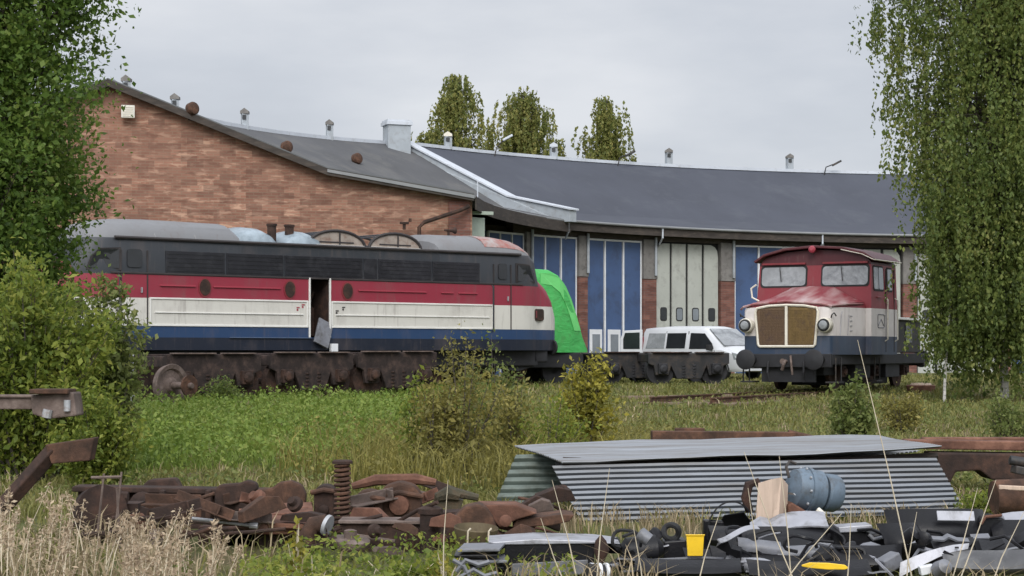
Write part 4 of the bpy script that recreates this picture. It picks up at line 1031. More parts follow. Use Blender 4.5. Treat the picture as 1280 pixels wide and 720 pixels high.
# little red tub on the ground by its rear wheels
p = gnd(1151, 51.5); t_ = thing('rusty_tub', 'small dark red tub with a pale lid by the rear of the shunter', 'tub', p)
m = MB(); m.lathe([(0, .34), (.05, .38), (.22, .4), (.24, .36)], (0, 0, 0), (0, 0, 1), 20); m.build('tub', M['rust_red'], t_, True)
m = MB(); m.lathe([(.235, .3), (.29, .27), (.3, .0)], (0, 0, 0), (0, 0, 1), 20); m.build('lid', M['plywood'], t_, True)

# rails under the shunter and in the grass
bdir = Vector((math.sin(R(29)), math.cos(R(29)), 0)); sdir = Vector((bdir.y, -bdir.x, 0))
tr = thing('railway_track', 'rusty rails and sleepers under the small shunter', 'track', (SX.x, SX.y, 0), rzS)
def rail(px, y0, y1, par, n=24):
    prof = [(-.065, 0), (.065, 0), (.02, .03), (.012, .1), (.035, .11), (.035, .145), (-.035, .145), (-.035, .11), (-.012, .1), (-.02, .03)]
    m = MB(); m.prism([(px+a, y0, .40+b) for a, b in prof], (0, y1-y0, 0)); return m.build('rail', M['rust'], par, bevel=.004)
rail(-.76, -7, 22, tr); rail(.76, -7, 22, tr)
for k in range(30):
    m = MB(); m.box((0, -6.6+.75*k, .37), (2.5, .24, .08)); m.build('sleeper', M['wood_old'], tr, bevel=.01)
p = gnd(846, 47.5, .06); pk = MB(); pk.box((0, 0, 0), (2.9, .18, .09), (0, R(-.6), R(8))); o = pk.build('timber_plank', M['wood_old'], None, bevel=.01, loc=p); tag(o, 'long weathered plank lying in the grass left of the shunter', 'plank')

# ================================================================== white van
hd = Vector((.656, -.755, 0)).normalized()
p = Vector((5.55, 70.1, 0)); p.z = float(gz(p.x, p.y))+.02
van = thing('parked_van', 'white delivery van with its rear door open, parked before the gates', 'van', p, math.atan2(hd.y, hd.x))
VW = .95
def vsec(x, w, zb, zbelt, zt, tum):
    a = [(-w*.9, zb), (-w, zb+.12), (-w, min(zbelt, zt-.1)), (-w+tum*.85, zt-.12), (-w+tum+.06, zt-.02), (-w*.45, zt+.02), (0, zt+.03)]
    return [Vector((x, y, z)) for y, z in a]+[Vector((x, -y, z)) for y, z in a[:-1][::-1]]
vs_ = [(0.0, .92, .35, 1.05, 1.82, .12), (.06, .95, .3, 1.05, 1.87, .14), (1.2, .95, .28, 1.05, 1.92, .16), (2.9, .95, .28, 1.05, 1.9, .16), (3.15, .95, .28, 1.05, 1.84, .17), (3.6, .95, .28, 1.06, 1.5, .17),
       (4.02, .95, .28, 1.05, 1.17, .12), (4.4, .93, .28, .95, 1.06, .1), (4.72, .88, .28, .8, .93, .1), (4.86, .8, .3, .62, .78, .08), (4.92, .72, .32, .5, .6, .06)]
mb = MB(); mb.loft([vsec(*q) for q in vs_]); mb.build('body', M['white_paint'], van, True, angle=38)
def vside(name, pts, mat, off, par=van):
    f_ = lambda z: -VW+max(0, (z-1.05)/.8)*.145
    m = MB(); m.prism([(x, f_(z)-off, z) for x, z in pts], (0, .03, 0)); return m.build(name, mat, par)
vside('rear_glass', [(.2, 1.12), (1.15, 1.12), (1.15, 1.68), (.3, 1.68)], M['glass_pale_reflect'], .012)
vside('side_glass', [(1.25, 1.12), (2.2, 1.12), (2.2, 1.68), (1.25, 1.68)], M['glass_dark'], .012)
vside('door_glass', [(2.42, 1.1), (3.62, 1.1), (3.5, 1.3), (3.1, 1.66), (2.42, 1.68)], M['glass_dark'], .012)
vside('door_seam', [(1.19, .45), (1.21, .45), (1.21, 1.75), (1.19, 1.75)], M['seam'], .008)
vside('door_seam', [(3.66, .6), (3.68, .6), (3.68, 1.05), (3.66, 1.05)], M['seam'], .008)
m = MB(); m.box((2.5, -.965, .98), (.16, .03, .04)); m.box((2.1, -.965, .98), (.16, .03, .04)); m.build('door_handle', M['rubber'], van, bevel=.008)
m = MB(); m.box((.02, -.9, 1.3), (.05, .06, .5)); m.build('tail_lamp', M['red_maroon'], van, bevel=.01)
m = MB(); m.box((4.945, 0, .5), (.015, .5, .11)); m.build('number_plate', M['white_trim'], van, bevel=.004)
vside('door_seam', [(2.3, .45), (2.33, .45), (2.33, 1.75), (2.3, 1.75)], M['seam'], .008)
m = MB(); m.prism([(3.2, -.70, 1.80), (3.2, .70, 1.80), (4.0, .80, 1.20), (4.0, -.80, 1.20)], (.03, 0, .035)); m.build('windscreen', M['glass_pale_reflect'], van)
m = MB(); m.box((3.55, -1.08, 1.15), (.14, .22, .2)); m.tube([(3.5, -.93, 1.1), (3.55, -1.05, 1.12)], .03, 6); m.build('mirror', M['rubber'], van, bevel=.04)
for s_ in (-1, 1):
    m = MB(); m.prism([(4.55, s_*.90, .72), (4.84, s_*.78, .68), (4.8, s_*.78, .88), (4.45, s_*.905, .98)], (.04, s_*.02, 0)); m.build('headlight', M['glass_pale_reflect'], van, bevel=.01)
    for x in (.95, 3.95):
        m = MB(); m.lathe([(0, .19), (0, .3), (.03, .33), (.18, .33), (.2, .3), (.2, .19)], (x, s_*.8-.1, .33), (0, 1, 0), 24); w_ = m.build('wheel', M['rubber'], van, True)
        m = MB(); m.lathe([(0, .2), (.02, .08), (.0, 0)], (x, s_*.87, .33), (0, s_, 0), 20); m.build('rim', M['steel_pale'], w_, True)
        m = MB(); m.tube([(x+.4*math.cos(a), s_*.945, .33+.4*math.sin(a)) for a in np.linspace(-.1, math.pi+.1, 14)], .03, 6); m.build('wheel_arch', M['rubber'], van, True)
m = MB(); m.box((4.9, 0, .47), (.06, 1.3, .14)); m.build('bumper_grille', M['rubber'], van, bevel=.02)
m = MB(); m.box((4.86, 0, .72), (.06, .9, .12)); m.build('grille', M['rubber'], van, bevel=.02)
m = MB(); m.box((1.2, -.965, .72), (1.7, .02, .05)); m.box((2.95, -.965, .72), (1.2, .02, .05)); m.build('rub_strip', M['rubber'], van, bevel=.005)
# open rear doors, hinged on the near corner and swung out
m = MB(); hx = Vector((0, -.9, 0)); dd = Vector((-.55, -.42, 0)).normalized()
q = [(0, .5), (.82, .5), (.82, 1.5), (.72, 1.78), (0, 1.82)]
nn_ = Vector((-dd.y, dd.x, 0))
m.prism([hx+dd*a+Vector((0, 0, z)) for a, z in q], nn_*.06); rd = m.build('rear_door', M['white_paint'], van, bevel=.015)
m = MB(); q = [(.1, 1.1), (.72, 1.1), (.72, 1.48), (.65, 1.7), (.1, 1.72)]
for off in (-.006, ):
    m.prism([hx+dd*a+Vector((0, 0, z))-nn_*.01 for a, z in q], nn_*.08)
m.build('door_glass', M['glass_dark'], rd)
# ================================================================== scrap in the foreground
class PX:
    """an object's own frame: pixel measurements of the photo become metres at the object's distance"""
    def __init__(s, px, py, Y): s.o = at(px, py, Y); s.x, s.y, s.Y = px, py, Y; s.k = Y/F
    def __call__(s, px, py, d=0.0): return at(px, py, s.Y+d)-s.o
def item(name, label, cat, px, py, Y, group=None):
    q = PX(px, py, Y); return thing(name, label, cat, q.o, 0, group), q
def one(mb, name, label, cat, q, mat, group=None, **k):
    o = mb.build(name, mat, None, loc=q.o, **k); return tag(o, label, cat, group)
def slab(q, pts, d0, d1, mb=None):
    mb = mb or MB(); a = [q(x, y, d0) for x, y in pts]; mb.prism(a, (0, d1-d0, 0)); return mb

# ---- corrugated sheet stack
def corr(name, label, c, n, amp, mat, th=.006, wob=.006, seg=8):
    tl, tr_, bl, br = c; o = (bl+br)/2; rows = []
    for i in range(n*seg+1):
        s = i/(n*seg); r = []
        for j in range(13):
            t = j/12; p = tl.lerp(tr_, t).lerp(bl.lerp(br, t), s)
            nrm = (tr_-tl).cross(bl-tl).normalized()
            if nrm.y > 0 and abs(nrm.z) < .9: nrm = -nrm
            if abs(nrm.z) >= .9 and nrm.z < 0: nrm = -nrm
            ph = (n*s) % 1; g = .5-.5*math.cos(2*math.pi*min(1, max(0, (ph-.5)/.5)))
            r.append(p+nrm*(amp*(1-2*g)+wob*(math.sin(4*t+2*s)+.7*math.sin(11*t+5*s+n)+.5*math.sin(23*t-3*s)))-o)
        rows.append(r)
    m = MB(); m.sheet(rows, th); ob = m.build(name, mat, None, True, loc=o, angle=60); return tag(ob, label, 'metal sheet')
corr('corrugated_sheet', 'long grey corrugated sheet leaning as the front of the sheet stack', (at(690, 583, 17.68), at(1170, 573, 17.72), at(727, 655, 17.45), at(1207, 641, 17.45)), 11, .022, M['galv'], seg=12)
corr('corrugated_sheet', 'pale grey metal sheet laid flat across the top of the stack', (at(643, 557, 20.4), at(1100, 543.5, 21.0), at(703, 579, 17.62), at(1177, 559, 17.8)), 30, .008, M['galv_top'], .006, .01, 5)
corr('corrugated_sheet', 'greenish corrugated sheet leaning at the left rear of the stack', (at(645, 570, 19.3), at(900, 566, 19.3), at(615, 637, 18.9), at(900, 634, 18.9)), 7, .02, M['galv_green'])
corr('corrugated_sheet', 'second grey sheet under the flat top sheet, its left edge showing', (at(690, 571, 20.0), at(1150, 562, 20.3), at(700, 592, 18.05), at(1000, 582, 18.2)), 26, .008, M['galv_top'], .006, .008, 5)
q = PX(935, 588, 18.0); m = MB(); m.tube([q(704, 591), q(1172, 570)], .035, 4); m.box(q(935, 588, .1), (3.6, .06, .14), (0, R(1.9), 0)); one(m, 'timber_beam', 'dark timber beam between the flat sheet and the leaning sheet', 'timber', q, M['timber_dark'])
q = PX(760, 620, 18.7); m = MB()
for x in (740, 900, 1120): m.box(q(x, 615, 0), (.07, .07, .62))
one(m, 'timber_prop', 'dark timber props standing inside the sheet stack', 'timber', q, M['timber_dark'])
# beams behind the stack
q = PX(917, 545, 22.0); m = MB(); m.box(q(905, 545), (1.72, .22, .11), (0, R(.6), R(3))); m.tube([q(985, 543), q(1016, 547)], [.06, .03], 10); m.box(q(862, 538, .1), (.35, .1, .06)); one(m, 'rusty_beam', 'rusty beam lying in the grass behind the flat top sheet', 'beam', q, M['rust'], bevel=.015)
q = PX(1215, 560, 20.6); m = MB()
m.box(q(1215, 556), (1.5, .3, .1), (0, R(1.0), 0)); m.box(q(1225, 551, .3), (1.3, .2, .08)); one(m, 'rusty_beam', 'reddish rusty flat beam right of the sheet stack', 'beam', q, M['rust_red'], bevel=.015)
q = PX(1225, 580, 20.4); m = MB(); slab(q, [(1165, 566), (1300, 568), (1300, 602), (1240, 600), (1225, 588), (1195, 590), (1188, 604), (1170, 600)], -.1, .35, m); one(m, 'notched_girder', 'dark rusty girder with a notch below the reddish beam', 'girder', q, M['rust_dark'], bevel=.02)
q = PX(1272, 578, 18.6); m = MB(); m.tube([q(1262, 575), q(1310, 582)], .05, 10); m.box(q(1285, 590), (.3, .2, .08), (0, .2, 0)); one(m, 'bent_bracket', 'black bent bracket at the right edge above the rusty drum', 'bracket', q, M['black_steel'], bevel=.01, smooth=True)
r_, q = item('rusty_drum', 'short rusty drum lying on its side at the right edge', 'drum', 1270, 640, 16.8)
m = MB(); m.lathe([(0, .02), (.0, .15), (.05, .16), (.5, .15), (.55, .16), (.56, .02)], q(1242, 622), (1, .1, .05), 22); m.build('drum', M['rust'], r_, True)
m = MB(); m.box(q(1268, 609), (.34, .26, .04), (0, .05, 0)); m.build('pale_cover', M['plywood'], r_, bevel=.008)

# ---- left edge metal
r_, q = item('bent_beam', 'bent rusty channel beam rising from the left edge', 'beam', 40, 600, 15)
m = MB(); m.tube([q(-20, 660), q(68, 562)], .075, 4); m.build('lower_arm', M['rust_dark'], r_, bevel=.012)
m = MB(); slab(q, [(56, 556), (118, 547), (112, 576), (64, 580)], -.06, .12, m); m.build('upper_arm', M['rust'], r_, bevel=.01)
r_, q = item('scrap_machine', 'grey metal machine part with a rusty top under the lime bush', 'machine part', 50, 522, 19.5)
m = MB(); slab(q, [(38, 494), (92, 490), (96, 520), (60, 524), (40, 518)], -.1, .25, m); m.build('block', M['rust_grey'], r_, bevel=.02)
m = MB(); m.box(q(66, 489), (.4, .4, .05)); m.build('lid', M['rust'], r_, bevel=.01)
m = MB(); m.tube([q(60, 512, -.12), q(58, 522, -.12)], .05, 10); m.tube([q(84, 500, -.12), q(84, 514, -.12)], .035, 10); m.build('fitting', M['steel_pale'], r_, True)
q = PX(18, 502, 19.7); m = MB(); m.box(q(15, 503), (.5, .2, .14)); m.box(q(15, 495, -.02), (.52, .24, .03)); one(m, 'steel_channel', 'grey steel channel lying level at the far left edge', 'channel', q, M['rust_grey'], bevel=.01)

# ---- rusty heap
q = PX(215, 640, 16.8); m = MB(); m.box(q(215, 612, .1), (1.75, .3, .05), (0, R(1), 0)); m.box(q(215, 634, .08), (1.7, .06, .34), (0, R(1), 0)); m.box(q(215, 657, .1), (1.75, .34, .05), (0, R(1), 0))
for x in (150, 205, 262): m.box(q(x, 634, -.02), (.05, .2, .32))
m.lathe([(0, .1), (.08, .12), (.12, .05)], q(180, 630, -.02), (0, -1, 0), 16)
one(m, 'rusty_girder', 'long dark rusty girder behind the pink plumes at the left of the heap', 'girder', q, M['rust_dark'], bevel=.012)
q = PX(240, 606, 17.1); m = MB(); slab(q, [(175, 610), (185, 600), (218, 598), (226, 612), (232, 622), (175, 622)], 0, .2, m); one(m, 'rusty_casting', 'low dark casting on the far end of the long girder', 'casting', q, M['rust_dark'], bevel=.02)
def blob_plate(px, label, pts, Y, mat, d=.14, name='rusty_plate', bev=.02):
    q = PX(px, pts[0][1], Y); m = slab(q, pts, 0, d); return one(m, name, label, 'plate', q, mat, bevel=bev), q
blob_plate(290, 'rounded rusty plate with a notch standing at the back of the heap', [(268, 640), (268, 612), (274, 606), (300, 604), (308, 600), (320, 604), (322, 612), (312, 618), (313, 640)], 16.3, M['rust_dark'])
blob_plate(350, 'lobed rusty plate standing beside the notched plate', [(322, 636), (322, 612), (340, 610), (348, 603), (364, 601), (376, 606), (382, 618), (380, 640)], 16.2, M['rust'])
q = PX(352, 646, 15.6); m = MB(); m.box(q(345, 640, .1), (.62, .34, .035), (R(6), R(-3), R(8))); m.box(q(352, 634, .3), (.5, .3, .03), (R(4), R(-2), 0)); one(m, 'rust_red_plate', 'thin red rusty plates stacked in the middle left of the heap', 'plate', q, M['rust_red'], bevel=.006)
q = PX(350, 660, 15.2); m = MB(); m.box(q(350, 652, .1), (.66, .4, .04), (R(4), R(2), R(-4))); m.box(q(350, 660, .0), (.6, .05, .1)); one(m, 'rust_red_plate', 'thick red rusty plate under the thin ones', 'plate', q, M['rust_red'], bevel=.008)
q = PX(355, 690, 15.3); m = MB(); m.box(q(345, 682, .2), (.8, .4, .3)); m.box(q(290, 676, .2), (.5, .4, .28)); one(m, 'rusty_block', 'dark rusty block carrying the red plates', 'block', q, M['rust_dark'], bevel=.02)
q = PX(278, 652, 15.0); m = MB(); m.tube([q(240, 648), q(316, 657)], .014, 8); m.tube([q(312, 656.5), q(322, 657.5)], .026, 8); one(m, 'pale_rod', 'pale steel rod lying across the left of the heap', 'rod', q, M['steel_pale'], smooth=True)
r_, q = item('rod_frame', 'thin dark rod frame standing in the dry grass at left', 'frame', 133, 690, 14.6)
m = MB(); m.tube([q(114, 597), q(152, 596)], .013, 6); m.build('crossbar', M['rust_grey'], r_)
for a, b in (((130, 592), (122, 665)), ((152, 590), (140, 700)), ((146, 610), (150, 690))):
    m = MB(); m.tube([q(*a), q(*b)], .009, 6); m.build('rod', M['rust_grey'], r_)
q = PX(125, 640, 15.6); m = MB(); m.lathe([(0, .1), (.02, .2), (.2, .22), (.24, .1)], q(118, 640), (.5, -.8, .1), 18); m.box(q(140, 650, .2), (.5, .3, .3)); m.tube([q(115, 618), q(160, 622)], .05, 8); one(m, 'scrap_hub', 'dark round hub with a stub behind the rod frame', 'hub', q, M['rust_dark'], smooth=True)
# spring
r_, q = item('coil_spring', 'rusty stacked spring standing upright in the middle of the rusty heap', 'spring', 428, 688, 15.4)
m = MB(); n_ = 15*16; m.tube([q(428, 668-88*i/n_)+Vector((.058*math.cos(i*2*math.pi/16), .058*math.sin(i*2*math.pi/16), 0)) for i in range(n_)], .015, 6); m.build('coil', M['rust'], r_, True)
m = MB(); m.lathe([(0, .085), (.02, .085), (.03, .07)], q(428, 579.5), (0, 0, 1), 18); m.tube([q(428, 672), q(428, 580)], .022, 8); m.build('core', M['rust_dark'], r_, True)
for i, (x0, x1, y0, y1, Y, lab, mat) in enumerate(((392, 418, 606, 660, 16.0, 'narrow upright rusty casting left of the spring', 'rust_dark'), (442, 478, 612, 655, 15.8, 'squat rusty casting right of the spring', 'rust'), (472, 526, 602, 652, 15.9, 'large rounded rusty casting behind the channel box', 'rust'))):
    r_, q = item('rusty_casting', lab, 'casting', (x0+x1)/2, y1, Y); w = (x1-x0)/2; c = (x0+x1)/2
    m = MB(); slab(q, [(x0, y1), (x0, y0+w*.7), (c-w*.7, y0+w*.22), (c, y0), (c+w*.7, y0+w*.18), (x1, y0+w*.6), (x1, y1)], 0, .26, m); m.build('body', M[mat], r_, bevel=.03)
    m = MB(); m.tube([q(x0-3, y0+w*.75, -.02), q(c, y0+w*.5, -.04), q(x1+3, y0+w*.7, -.02)], .022, 8); m.build('rib', M['rust'], r_, True)
    m = MB(); m.lathe([(0, w*.5*q.k), (.05, w*.45*q.k), (.06, w*.2*q.k)], q(c, (y0+y1)/2+4, 0), (0, -1, 0), 16); m.build('boss', M['rust_red' if i == 2 else 'rust_dark'], r_, True)
q = PX(500, 606, 16.2); m = MB(); m.tube([q(440, 608), q(470, 600), q(520, 599), q(545, 603)], [.03, .05, .05, .03], 8); one(m, 'rusty_pipe', 'short bent rusty pipe lying along the back of the heap', 'pipe', q, M['rust_red'], smooth=True)
q = PX(575, 618, 16.3); m = MB(); m.tube([q(545, 622), q(562, 616), q(575, 620)], [.04, .07, .05], 8); m.tube([q(570, 616), q(598, 622)], [.045, .03], 8); m.box(q(560, 628, .1), (.25, .2, .1), (0, .2, 0)); one(m, 'mossy_fitting', 'dark mossy pipe fitting behind the arched casting', 'fitting', q, paint('moss_rust', (.05, .045, .028), .9, 0, .4, 6, (.09, .06, .035), .4, 6, .5), smooth=True)
r_, q = item('channel_box', 'brown box channel with a highlight painted pale on its top edge in the heap front', 'channel', 478, 700, 14.9)
m = MB(); m.box(q(478, 677, .15), (.64, .3, .34), (0, R(.5), 0)); m.build('box', M['rust_dark'], r_, bevel=.012)
m = MB(); m.box(q(478, 650.5, .14), (.68, .36, .025), (0, R(.5), 0)); m.build('top_plate', M['rust_grey'], r_, bevel=.005)  # pale top plate paints in the highlight along the beam top
m = MB(); m.box(q(508, 672, -.015), (.015, .02, .26)); m.box(q(516, 675, -.015), (.015, .02, .2)); m.build('weld_bar', M['rust'], r_)
q = PX(540, 700, 14.8); m = MB(); m.tube([q(538, 704), q(538, 640)], .085, 14); m.lathe([(0, .07), (.0, .1), (.04, .1), (.06, .06)], q(538, 642), (0, 0, 1), 16); one(m, 'rusty_post', 'stout round rusty stub post between box channel and arched casting', 'post', q, M['rust_dark'], smooth=True)
r_, q = item('arched_casting', 'big arched rusty casting sloping to a plate at the right end of the heap', 'casting', 600, 690, 15.0)
m = MB(); slab(q, [(554, 690), (556, 672), (566, 648), (580, 634), (598, 630), (608, 634), (616, 646), (624, 668), (648, 672), (690, 668), (688, 690)], 0, .3, m); m.build('arch', M['rust'], r_, bevel=.02)
m = MB(); slab(q, [(596, 631), (645, 631), (672, 642), (645, 650), (625, 660), (612, 645)], .1, .5, m); m.build('top_plate', M['rust_red'], r_, bevel=.012)
m = MB(); m.lathe([(0, .04), (.06, .05), (.08, .02)], q(632, 652, .06), (0, -1, .2), 14); m.build('boss', M['rust_red'], r_, True)
q = PX(680, 652, 15.2); m = MB(); slab(q, [(640, 660), (645, 650), (700, 643), (718, 644), (712, 652), (690, 657)], -.05, .4, m); one(m, 'rusty_plate', 'flat rusty plate ending in a tongue below the leaning sheet', 'plate', q, M['rust'], bevel=.01)
r_, q = item('pipe_elbow', 'rusty pipe elbow with a pale broken rim', 'pipe', 400, 690, 14.6)
m = MB(); m.tube([q(384, 690), q(385, 668), q(392, 656), q(408, 654)], .07, 14); m.build('elbow', M['rust'], r_, True)
m = MB(); m.lathe([(0, .05), (.0, .085), (.03, .085), (.03, .05)], q(407, 656), (.9, -.3, -.3), 18); m.build('rim', M['steel_pale'], r_, True)
q = PX(440, 680, 14.4); m = MB(); m.lathe([(0, .14), (.02, .15), (.05, .15), (.06, .1)], q(438, 682), (.1, -.15, 1), 22); m.lathe([(0, .05), (.08, .05), (.09, .02)], q(438, 676), (0, 0, 1), 14); one(m, 'rusty_flange', 'rusty round flange lying flat beside the pipe elbow', 'flange', q, M['rust_grey'], smooth=True)
r_, q = item('battered_pan', 'battered olive brown pan with pale straps', 'pan', 594, 690, 14.1)
m = MB(); m.lathe([(0, .1), (.02, .14), (.16, .17), (.17, .165), (.03, .12), (.025, .0)], q(594, 686), (.05, -.1, 1), 22); m.build('pan', paint('olive_pan', (.11, .085, .045), .7, .2, .3, 5, (.05, .03, .02), .4), r_, True)
for x in (584, 610): m = MB(); m.tube([q(x, 690, -.17), q(x+1, 664, -.18), q(x+4, 661, -.1)], .008, 5); m.build('strap', M['stalk'], r_)

# ---- plastic car parts and motor
def bumper(name, label, px, py, Y, L, H, bulge, rz, mat, rx=0.0, cat='bumper', strip=None, C=.12, group=None, ry=0.0):
    r = thing(name, label, cat, at(px, py, Y), R(rz), group); r.rotation_euler = (R(rx), R(ry), R(rz))
    rows = []
    for i in range(17):
        t = i/16*2-1; x = L/2*t; y0 = bulge*(abs(t)**3.2)
        pr = []
        for j in range(9):
            a = -1+2*j/8
            pr.append(Vector((x, y0+C*(1-math.cos(a*1.35))*1.1-.02*math.cos(3*a), H/2*a+.012*math.sin(9*t+3*a)*0)))
        rows.append(pr)
    m = MB(); m.sheet(rows, -.008); m.build('skin', mat, r, True, angle=50)
    if strip:
        m = MB(); m.sheet([[Vector((L/2*t*.8, bulge*(abs(t*.8)**3.2)-.035, z)) for z in (H*.12, H*.24)] for t in np.linspace(-1, 1, 13)], .012); m.build('strip', strip, r, True)
    m = MB(); m.box((0, bulge*.15+.07, -H*.1), (L*.82, .05, H*.25)); m.build('reinforcement', M['black_steel'], r, bevel=.01)
    return r
BP, GP, SP = M['black_plastic'], M['grey_plastic'], M['silver_plastic']
# left group
r_, q = item('flat_crate', 'black box with a pale flat lid lying left of the bumper heap', 'box', 690, 716, 13.2)
m = MB(); slab(q, [(622, 716), (628, 678), (744, 678), (742, 716)], .02, .5, m); m.build('box', BP, r_, bevel=.015)
m = MB(); slab(q, [(610, 678), (668, 674), (744, 676), (776, 680), (744, 679.5), (625, 681)], 0, .5, m); m.build('lid', SP, r_, bevel=.006)
m = MB(); slab(q, [(640, 705), (735, 700), (735, 718), (640, 720)], -.03, .0, m); m.build('front_panel', GP, r_, bevel=.004)
for k, (y, dx) in enumerate(((684, 0), (691, -6), (698, 4), (706, -3))):
    q = PX(600, y, 13.0); m = MB(); m.box(q(602+dx, y, .1), (.30, .3, .018), (R(3), R(-2+k), R(6*k-8))); one(m, 'thin_panel', ('topmost', 'second', 'third', 'lowest')[k]+' of the thin grey panels piled left of the black box', 'panel', q, (GP, BP, GP, BP)[k], 'thin panels left of the black box', bevel=.004)
r_, q = item('twisted_trim', 'twisted grey trim strips in front of the thin panels', 'trim', 590, 720, 12.5)
for pts in ([(570, 715), (582, 700), (598, 706), (612, 702)], [(574, 722), (592, 712), (606, 720), (622, 716)], [(566, 700), (580, 708), (586, 722)]):
    m = MB(); m.tube([q(*p) for p in pts], .016, 5); m.build('strip', GP, r_, True)
r_, q = item('striped_roll', 'black roll with pale stripes at the foot of the box', 'roll', 748, 720, 12.5)
m = MB(); m.lathe([(0, .04), (0, .065), (.16, .065), (.16, .03)], q(734, 716), (1, .3, -.1), 18); m.build('roll', M['rubber'], r_, True)
for x in (739, 748, 757): m = MB(); m.lathe([(0, .06), (0, .068), (.02, .068), (.02, .06)], q(x-2, 716, .02), (1, .3, -.1), 18); m.build('stripe', M['white_trim'], r_, True)
q = PX(751, 690, 12.9); m = MB(); m.loft([[q(x+w*math.cos(a), y, w*.004*math.sin(a)) for a in np.linspace(0, 2*math.pi, 10, endpoint=False)] for x, y, w in ((751, 669, 1), (751, 676, 7), (752, 688, 10), (751, 698, 6), (752, 704, 2))]); one(m, 'brown_cowl', 'pointed dark brown cowl standing beside the black box', 'cowl', q, M['rust_dark'], smooth=True)
m = MB(); q = PX(838, 690, 13.4); a_ = [q(839+10*math.cos(a)*.95, 665+9*math.sin(a), .02*math.sin(2*a)) for a in np.linspace(0, 2*math.pi, 21)]; m.tube(a_, .022, 8); one(m, 'rubber_ring', 'small black rubber ring standing on the black housing', 'ring', q, M['rubber'], smooth=True)
q = PX(843, 695, 13.3); m = MB(); slab(q, [(828, 698), (830, 677), (858, 675), (860, 698)], 0, .25, m); m.tube([q(826, 680), q(820, 690), q(828, 698)], .03, 8); one(m, 'black_housing', 'black housing under the rubber ring left of the yellow tub', 'housing', q, BP, bevel=.015)
q = PX(795, 690, 13.2); m = MB(); m.lathe([(0, .05), (.04, .1), (.25, .11), (.3, .06)], q(776, 690), (1, .15, .05), 16); m.box(q(808, 684), (.12, .1, .06), (0, .3, .2)); one(m, 'black_canister', 'black canister with a scuffed end between the cowl and the yellow tub', 'canister', q, BP, smooth=True)
q = PX(806, 681, 13.25); m = MB(); m.sheet([[q(794+i*6, 680+2*math.sin(i*1.3), d) for d in (0, .1, .2)] for i in range(8)], .01); one(m, 'crumpled_sheet', 'crumpled pale sheet draped on the black canister', 'sheet', q, SP, smooth=True)
r_, q = item('yellow_tub', 'bright yellow square plastic tub among the black bumpers', 'tub', 869, 695, 12.75)
m = MB(); S = []
for z, w in ((695, 9.5), (671, 11), (669, 12.2), (668, 12.2), (668, 10.4), (692, 9)): S.append([q(869+sx*w, z, .066+sy*w*.0055) for sx, sy in ((-1, -1), (1, -1), (1, 1), (-1, 1))])
m.loft(S); m.build('tub', M['yellow_plastic'], r_, bevel=.004)
for k, (x0, x1, y) in enumerate(((772, 905, 697), (778, 930, 706), (776, 900, 714))):
    q = PX((x0+x1)/2, y, 12.8-.12*k); m = MB(); m.sheet([[q(x0+(x1-x0)*i/6, y+1.5*math.sin(i+k*2), d) for d in (0, .15, .3)] for i in range(7)], .014); one(m, 'door_trim', ('uppermost', 'middle', 'lowest')[k]+' long grey trim strip below the yellow tub', 'trim', q, (GP, BP, GP)[k], 'trim strips below the yellow tub')
# middle group
r_, q = item('wheel_liner', 'black arched wheel liner leaning left of the pale board', 'wheel liner', 915, 690, 13.9)
rows_ = [[q(915+30*math.cos(a)*(1 if d < .3 else .96), 668-40*math.sin(a), d) for d in (-.1, .08, .28)] for a in np.linspace(R(-20), R(190), 18)]
m = MB(); m.sheet(rows_, .012); m.build('liner', BP, r_, True, angle=60)
m = MB(); slab(q, [(893, 690), (896, 660), (905, 644), (930, 640), (945, 660), (945, 692)], .28, .31, m); m.build('back', M['rubber'], r_, bevel=.01)
m = MB(); slab(q, [(879, 690), (880, 650), (905, 652), (905, 692)], -.02, .1, m); m.build('flap', BP, r_, bevel=.01)
q = PX(940, 612, 14.0); m = MB(); m.tube([q(937, 640), q(932, 622), q(936, 606), q(946, 602), q(952, 612)], [.03, .036, .036, .03, .025], 8); one(m, 'rusty_hose', 'dark curved hose behind the pale board', 'hose', q, M['rust_dark'], smooth=True)
r_, q = item('plywood_box', 'pale wooden board folded like an open box standing on the bumper heap', 'board', 964, 652, 13.7)
m = MB(); slab(q, [(945, 650), (948, 604), (965, 599), (965, 650)], .0, .012, m)
m.add([q(965, 599, 0), q(977, 596.5, .05), q(985, 606, .14), (q(984, 658, .14)), q(976, 655, .06), q(973, 650, 0), q(965, 650, 0)], [(0, 1, 2, 3, 4, 5, 6)])
m.add([q(965, 599, .012), q(977, 596.5, .062), q(985, 606, .152), (q(984, 658, .152)), q(976, 655, .072), q(973, 650, .012), q(965, 650, .012)], [(6, 5, 4, 3, 2, 1, 0)])
m.build('board', M['plywood'], r_)
m = MB(); slab(q, [(947, 664), (947, 650), (976, 652), (984, 664)], .03, .2, m); m.build('base', M['rust_red'], r_, bevel=.01)
r_, q = item('bell_bracket', 'rust brown pressed bracket under the blue motor', 'bracket', 1005, 656, 13.75)
m = MB(); slab(q, [(985, 656), (985, 632), (990, 628), (1018, 645), (1026, 650), (1025, 658)], 0, .22, m); m.build('press', M['rust_red'], r_, bevel=.012)
m = MB(); m.tube([q(1020, 657, -.01), q(1029, 655, -.02), q(1028, 642, -.02), q(1022, 637)], .022, 8); m.build('clip', M['cream'], r_, True)
